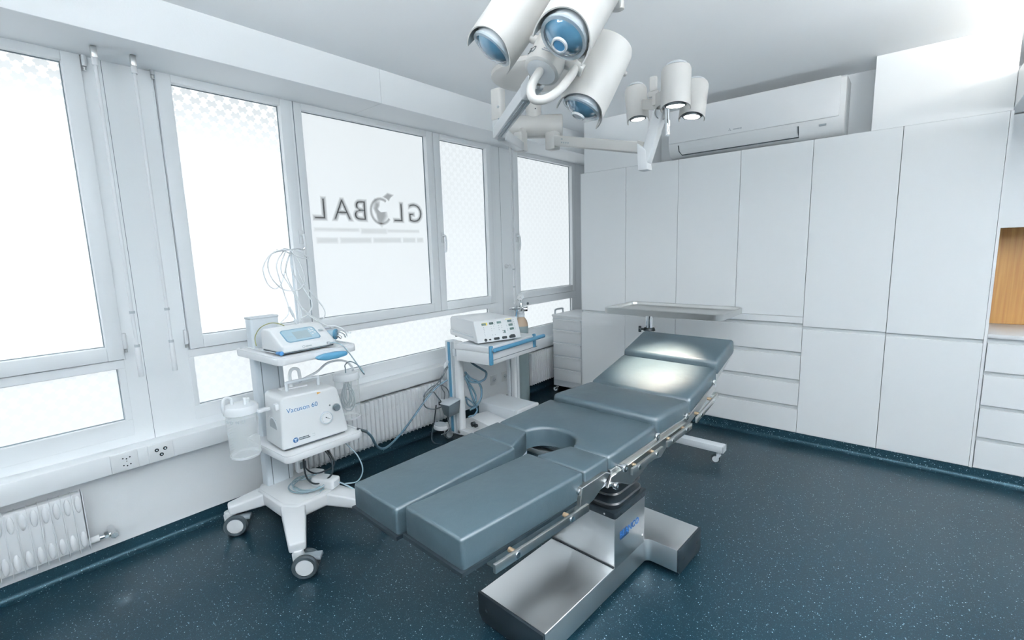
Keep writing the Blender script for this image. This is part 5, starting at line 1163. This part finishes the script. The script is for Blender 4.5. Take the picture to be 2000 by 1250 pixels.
def lamp_head(parent, lens, axis, hood, R, Lh, lit=False, button=None, hood_len=0.047):
    """lens centre, axis = from lens to the back of the head, hood = side of the longer rim"""
    M = axis_frame(lens, axis, hood)
    t = bmesh.new(); n = 48
    k0 = hood_len / 0.047
    rim = lambda a: -k0 * (-0.012 + 0.047 * (1 - math.cos(a)) / 1.26) if math.cos(a) > -0.26 else (-0.035 * k0 + (0.035 * k0 + 0.012) * min(1, (-0.26 - math.cos(a)) / 0.12))
    rings = []
    for z, r in [(0.03, R - 0.004), ('rim', R - 0.004), ('rim', R), (0.05, R), (Lh - 0.022, R), (Lh - 0.005, R - 0.008), (Lh, R - 0.022)]:
        rings.append([t.verts.new((r * math.cos(2 * PI * i / n), r * math.sin(2 * PI * i / n), rim(2 * PI * i / n) if z == 'rim' else z)) for i in range(n)])
    for a, c in zip(rings, rings[1:]):
        for i in range(n): t.faces.new((a[i], a[(i + 1) % n], c[(i + 1) % n], c[i]))
    t.faces.new(rings[-1])
    bmesh.ops.recalc_face_normals(t, faces=t.faces)
    b = MB(M); b._merge(t); h = b.build('lamp_head', lampw_m, parent, smooth=40)
    MB(M).lathe([(0, 0.028), (R - 0.004, 0.028), (R - 0.004, 0.036), (0, 0.036)], None, 40).build('inner_plate', lampw_m, h)
    rl = R * (0.66 if lit else 0.76)
    MB(M).lathe([(rl, 0.03), (rl + 0.004, 0.03), (rl + 0.004, -0.002), (rl, -0.003), (rl - 0.006, 0.0), (rl - 0.004, 0.03)], None, 40).build('lens_ring', lgrey_m if not lit else dgrey2_m, h)
    dome = [(0, -0.030), (rl * 0.30, -0.0285), (rl * 0.58, -0.022), (rl * 0.80, -0.013), (rl * 0.94, -0.004), (rl - 0.001, 0.001), (rl - 0.001, 0.006), (0, 0.006)]
    if lit: dome = [(0, -0.004), (rl * 0.8, -0.003), (rl - 0.001, 0.0), (rl - 0.001, 0.006), (0, 0.006)]
    MB(M).lathe(dome, None, 40).build('lens', bulb_m if lit else lens_m, h, smooth=60)
    if not lit:
        MB(M).lathe([(rl * 1.0, 0.001), (rl + 0.007, -0.001), (rl + 0.006, -0.008), (rl * 0.95, -0.010)], None, 40).build('clear_rim', lensg_m, h)
    if button:
        r_ = rl * 0.30
        MB(M).lathe([(r_, -0.029), (r_ + 0.005, -0.029), (r_ + 0.004, -0.036), (r_, -0.037), (r_ - 0.002, -0.034)], None, 28).build('button_ring', plw_m, h)
        MB(M).lathe([(0, -0.0345), (r_ - 0.001, -0.034), (r_ - 0.001, -0.028), (0, -0.028)], None, 28).build('button', button, h)
    return h, M

sl_ = thing('surgical_lamp', 'large surgical lamp with blue lenses on a jointed arm over the table', 'surgical lamp', (-0.95, 1.30, 1.90))
hint = (0.72, -0.38, 0.5)
aA, aB, aC, aH = Vector((0.417, 0.441, 0.795)).normalized(), Vector((0.13, 0.573, 0.809)).normalized(), Vector((0.318, 0.322, 0.892)).normalized(), Vector((0.115, 0.53, 0.84)).normalized()
pA, pB, pC, pH = Vector((-1.092, 1.222, 2.072)), Vector((-0.799, 1.201, 2.017)), Vector((-0.911, 1.475, 1.906)), Vector((-0.949, 1.292, 1.983))
lamp_head(sl_, pA + aA * 0.004, aA, hint, 0.084, 0.26)
lamp_head(sl_, pB, aB, hint, 0.084, 0.26, button=lensb_m)
lamp_head(sl_, pC, aC, hint, 0.082, 0.235, button=lgrey_m)
hb = MB(axis_frame(pH, aH, hint)); hb.lathe([(0, 0), (0.050, 0.0), (0.058, 0.004), (0.060, 0.012), (0.060, 0.17), (0.050, 0.185), (0, 0.185)], None, 40)
hub = hb.build('hub', lampw_m, sl_, smooth=40)
MB(axis_frame(pH, aH, hint)).lathe([(0, -0.0008), (0.048, -0.0008), (0.048, 0.0002), (0, 0.0002)], None, 36).build('hub_cover', white_m, hub)
for p, q, r in ((pA + aA * 0.085, pH + aH * 0.10, 0.0145), (pB + aB * 0.115, pH + aH * 0.12, 0.015), (pC + aC * 0.11, pH + aH * 0.06, 0.0145)):
    MB().cyl(p, q, r, seg=20).build('head_arm', lampw_m, sl_)
# printed marks on the hub, on the side turned to the room
def on_hub(ang, z, roll=0.0):
    M = axis_frame(pH, aH, (0.2, -0.8, 0.5)) @ Matrix.Rotation(ang, 4, 'Z') @ Matrix.Translation((0.0603, 0, z))
    return M @ Matrix(((0, 0, 1, 0), (-1, 0, 0, 0), (0, -1, 0, 0), (0, 0, 0, 1))) @ Matrix.Rotation(roll, 4, 'Z')
MB().text('CE', 0.030, on_hub(-0.42, 0.036, 0.0), 0.0008).build('mark_lettering', dink_m, hub, smooth=0)
b = MB()
for k in range(6):
    M = on_hub(0.45, 0.030 + k * 0.007, 0.0); b.box(-0.014, 0.014 - 0.004 * (k % 3), -0.0009, 0.0009, -0.001, 0.0010, M=M)
b.build('rating_lettering', gink_m, hub, smooth=0)
# D-shaped sterile handle below the hub
MB().tube([(-0.871, 1.372, 2.000), (-0.858, 1.325, 1.958), (-0.861, 1.262, 1.902), (-0.872, 1.212, 1.870), (-0.893, 1.185, 1.866), (-0.908, 1.184, 1.885), (-0.918, 1.200, 1.915), (-0.936, 1.245, 1.952), (-0.945, 1.28, 1.982)], 0.0135, 16, 8).build('handle_loop', lampw_m, sl_)
MB().cyl((-0.898, 1.352, 2.022), (-0.852, 1.386, 1.985), 0.0195, seg=24, bev=0.003).build('handle_socket', lampw_m, sl_)
MB().cyl((-0.935, 1.54, 2.10), (-0.915, 1.66, 1.99) if False else (-0.93, 1.50, 2.06), 0.012, seg=12).build('rear_stay', lampw_m, sl_)
# ring joint and arm to the knuckle
ringc = Vector((-1.02, 1.372, 2.005)); kn = Vector((-1.56, 1.770, 1.985))
MB(axis_frame(ringc, (0.6, -0.75, 0.1), (0, 0, 1))).lathe([(0.030, -0.012), (0.034, -0.012), (0.034, 0.012), (0.030, 0.012), (0.030, -0.012)], None, 32).build('joint_ring', chrome_m, sl_)
MB().cyl(ringc - Vector((0.02, -0.015, 0.0)), pH + aH * 0.09, 0.022, seg=20).build('joint_neck', lampw_m, sl_)
MB().beam(ringc + Vector((-0.015, 0.012, -0.005)), ringc + (kn - ringc) * 0.22, 0.056, 0.056, 0.052, 0.056, 0.010, seg=3).build('arm_head', white_m, sl_)
ar = MB().beam(ringc + (kn - ringc) * 0.21, kn, 0.044, 0.050, 0.044, 0.056, 0.005).build('arm', white_m, sl_)
d_ = (kn - ringc).normalized(); rt = d_.cross(Vector((0, 0, 1))).normalized(); upv = rt.cross(d_)
for sgn in (-0.010, 0.006):
    MB().beam(ringc + d_ * 0.16 + rt * (sgn) - upv * 0.0285, kn - d_ * 0.03 + rt * sgn - upv * 0.0285, 0.003, 0.003).build('arm_groove', grey_m, ar, smooth=0)
# upright joint housing at the knuckle
uh = MB().prism(rrect(-0.030, 0.030, -0.026, 0.026, 0.014, 4), 2.045, 2.185, 0.004, 2, Matrix.Translation((kn.x - 0.012, kn.y + 0.02, 0))).build('joint_housing', lampw_m, sl_)
b = MB()
for dx_, dy_ in ((0.020, -0.026), (-0.031, -0.004)): b.sphere((kn.x - 0.012 + dx_, kn.y + 0.02 + dy_, 2.098), 0.006, (1, 1, 1), 10)
b.build('cap_screws', grey_m, uh)
MB().prism(rrect(-0.026, 0.022, -0.022, 0.022, 0.008, 3), 1.962, 2.05, 0.004, 2, Matrix.Translation((kn.x - 0.012, kn.y + 0.02, 0))).build('joint_block', white_m, sl_)
MB().tube([(kn.x + 0.012, kn.y - 0.006, 2.045), (kn.x + 0.016, kn.y - 0.012, 1.985), (kn.x + 0.045, kn.y - 0.03, 1.965), (kn.x + 0.085, kn.y - 0.06, 1.972)], 0.004, 8).build('cable', gcable_m, sl_)
# first arm from the carrier to the knuckle
p0, p1 = Vector((-1.88, 2.33, 2.05)), Vector((-1.58, 1.815, 1.985))
MB().beam(p0, p1, 0.050, 0.052, 0.050, 0.056, 0.008, seg=3).build('carrier_arm', white_m, sl_)
MB().box(-1.915, -1.855, 2.315, 2.375, 2.020, 2.135, 0.006).cyl((-1.885, 2.345, 2.10), (-1.9, 2.385, 2.155), 0.022, seg=16).build('carrier_bracket', lampw_m, sl_)
MB().cyl((-0.90, 1.66, 2.09), (-0.887, 1.745, 2.075), 0.010, seg=14).cyl(pC + aC * 0.2, (-0.90, 1.66, 2.09), 0.008, seg=12).build('focus_grip', lampw_m, sl_)
# small round end of the second head bar, seen at the top edge
MB().cyl(pB + aB * 0.20 + Vector((0.05, 0.05, 0.02)), (-0.985, 1.870, 2.390), 0.014, seg=16).cyl((-0.985, 1.868, 2.405), (-0.985, 1.872, 2.372), 0.026, seg=20, bev=0.003).build('counter_bar', lampw_m, sl_)

l2 = thing('surgical_lamp', 'smaller surgical lamp with three lit white heads in front of the air conditioner', 'surgical lamp', (-1.05, 2.45, 1.85))
heads = ((Vector((-1.227, 2.570, 2.126)), Vector((-0.083, -0.035, 0.996)), 0.060), (Vector((-0.903, 2.285, 2.072)), Vector((0.018, -0.046, 0.999)), 0.067), (Vector((-0.923, 2.554, 2.077)), Vector((0.059, 0.106, 0.993)), 0.064))
target = Vector((-1.0, 2.345, 0.84))
for k, (p, a, r) in enumerate(heads):
    h, M = lamp_head(l2, p, a, (0.3, -0.9, 0.1), r, 0.175, lit=True, hood_len=0.024)
    MB(M).lathe([(0, 0.176), (r * 0.7, 0.176), (r * 0.68, 0.182), (r * 0.42, 0.191), (0, 0.194)], None, 28).build('back_dome', lgrey_m, h, smooth=60)
    ld = bpy.data.lights.new('lamp_bulb', 'SPOT'); ld.energy = 190; ld.spot_size = math.radians(23); ld.spot_blend = 1.0; ld.shadow_soft_size = 0.035; ld.color = (1.0, 0.88, 0.72)
    lo = bpy.data.objects.new('lamp_bulb', ld); COL.objects.link(lo)
    src = p - a * 0.03; lo.location = src - l2.location; lo.rotation_euler = (src - target).to_track_quat('Z', 'Y').to_euler(); lo.parent = l2
hc = Vector((-1.040, 2.462, 2.150))
MB().cyl(hc - Vector((0, 0, 0.035)), hc + Vector((0, 0, 0.05)), 0.036, seg=28, bev=0.006).build('hub', lampw_m, l2)
for p, a, r in heads:
    q = p + a * 0.075; d = (hc - q); d.normalize()
    MB().beam(q + d * (r - 0.006), hc + Vector((0, 0, -0.005)), 0.016, 0.050, 0.020, 0.056, 0.003).build('head_arm', lampw_m, l2)
MB().box(hc.x - 0.075, hc.x - 0.040, hc.y + 0.0, hc.y + 0.03, hc.z + 0.07, hc.z + 0.145, 0.006).box(hc.x - 0.085, hc.x - 0.030, hc.y + 0.004, hc.y + 0.026, hc.z + 0.045, hc.z + 0.075, 0.005).build('pivot_fork', lampw_m, l2)
MB().box(hc.x - 0.062, hc.x - 0.02, hc.y + 0.004, hc.y + 0.026, hc.z + 0.0, hc.z + 0.05, 0.004).build('fork_stem', lampw_m, l2)
MB().cyl((-0.986, 2.400, 1.972), (-0.996, 2.410, 2.105), 0.0125, seg=20).cyl((-0.996, 2.410, 2.10), (-1.02, 2.44, 2.125), 0.012, seg=14).build('sterile_grip', chrome_m, l2)
MB(axis_frame((-1.035, 2.437, 2.095), (0.6, -0.75, 0.1), (0, 0, 1))).lathe([(0.034, -0.012), (0.038, -0.012), (0.038, 0.012), (0.034, 0.012), (0.034, -0.012)], None, 32).build('joint_ring', chrome_m, l2)
MB().beam((-1.120, 2.437, 1.862), (-1.040, 2.440, 2.110), 0.056, 0.050, 0.062, 0.054, 0.010, up=(0, 1, 0), seg=3).build('spring_arm', white_m, l2)
MB().hexa([(-1.150, 2.41, 1.822), (-1.093, 2.41, 1.822), (-1.093, 2.47, 1.822), (-1.150, 2.47, 1.822), (-1.158, 2.41, 1.965), (-1.105, 2.41, 1.925), (-1.105, 2.47, 1.925), (-1.158, 2.47, 1.965)], 0.007).build('knuckle', white_m, l2)
bar = MB().beam((-1.735, 2.482, 2.082), (-1.150, 2.455, 1.945), 0.046, 0.060, 0.044, 0.058, 0.008, seg=3).build('cross_bar', lampw_m, l2)
MB().hexa([(-1.165, 2.43, 1.915), (-1.125, 2.43, 1.905), (-1.125, 2.48, 1.905), (-1.165, 2.48, 1.915), (-1.165, 2.43, 1.985), (-1.125, 2.43, 1.968), (-1.125, 2.48, 1.968), (-1.165, 2.48, 1.985)], 0.006).build('bar_end', lampw_m, l2)
MB().box(-1.785, -1.715, 2.458, 2.520, 2.030, 2.135, 0.006).cyl((-1.765, 2.525, 2.10), (-1.775, 2.56, 2.17), 0.022, seg=16).build('carrier_bracket', lampw_m, l2)
bd = (Vector((-1.150, 2.455, 1.945)) - Vector((-1.735, 2.482, 2.082))).normalized()
bM = axis_frame(Vector((-1.69, 2.457, 2.080)), bd.cross(Vector((0, 0, 1))), bd)
b = MB()
for k in range(4): b.lathe([(0, 0), (0.0045, 0), (0.0045, 0.0008), (0, 0.0008)], axis_frame(Vector((-1.66, 2.4552, 2.056)) + bd * 0.016 * k, (0.05, -1, 0), bd), 14)
b.build('symbol_dots', gink_m, bar, smooth=0)
b = MB()
for k in range(9): b.box(k * 0.0075, k * 0.0075 + 0.005, -0.004, 0.004, 0, 0.0006, M=axis_frame(Vector((-1.665, 2.4554, 2.077)), (0.05, -1, 0), bd))
b.build('bar_lettering', gink_m, bar, smooth=0)
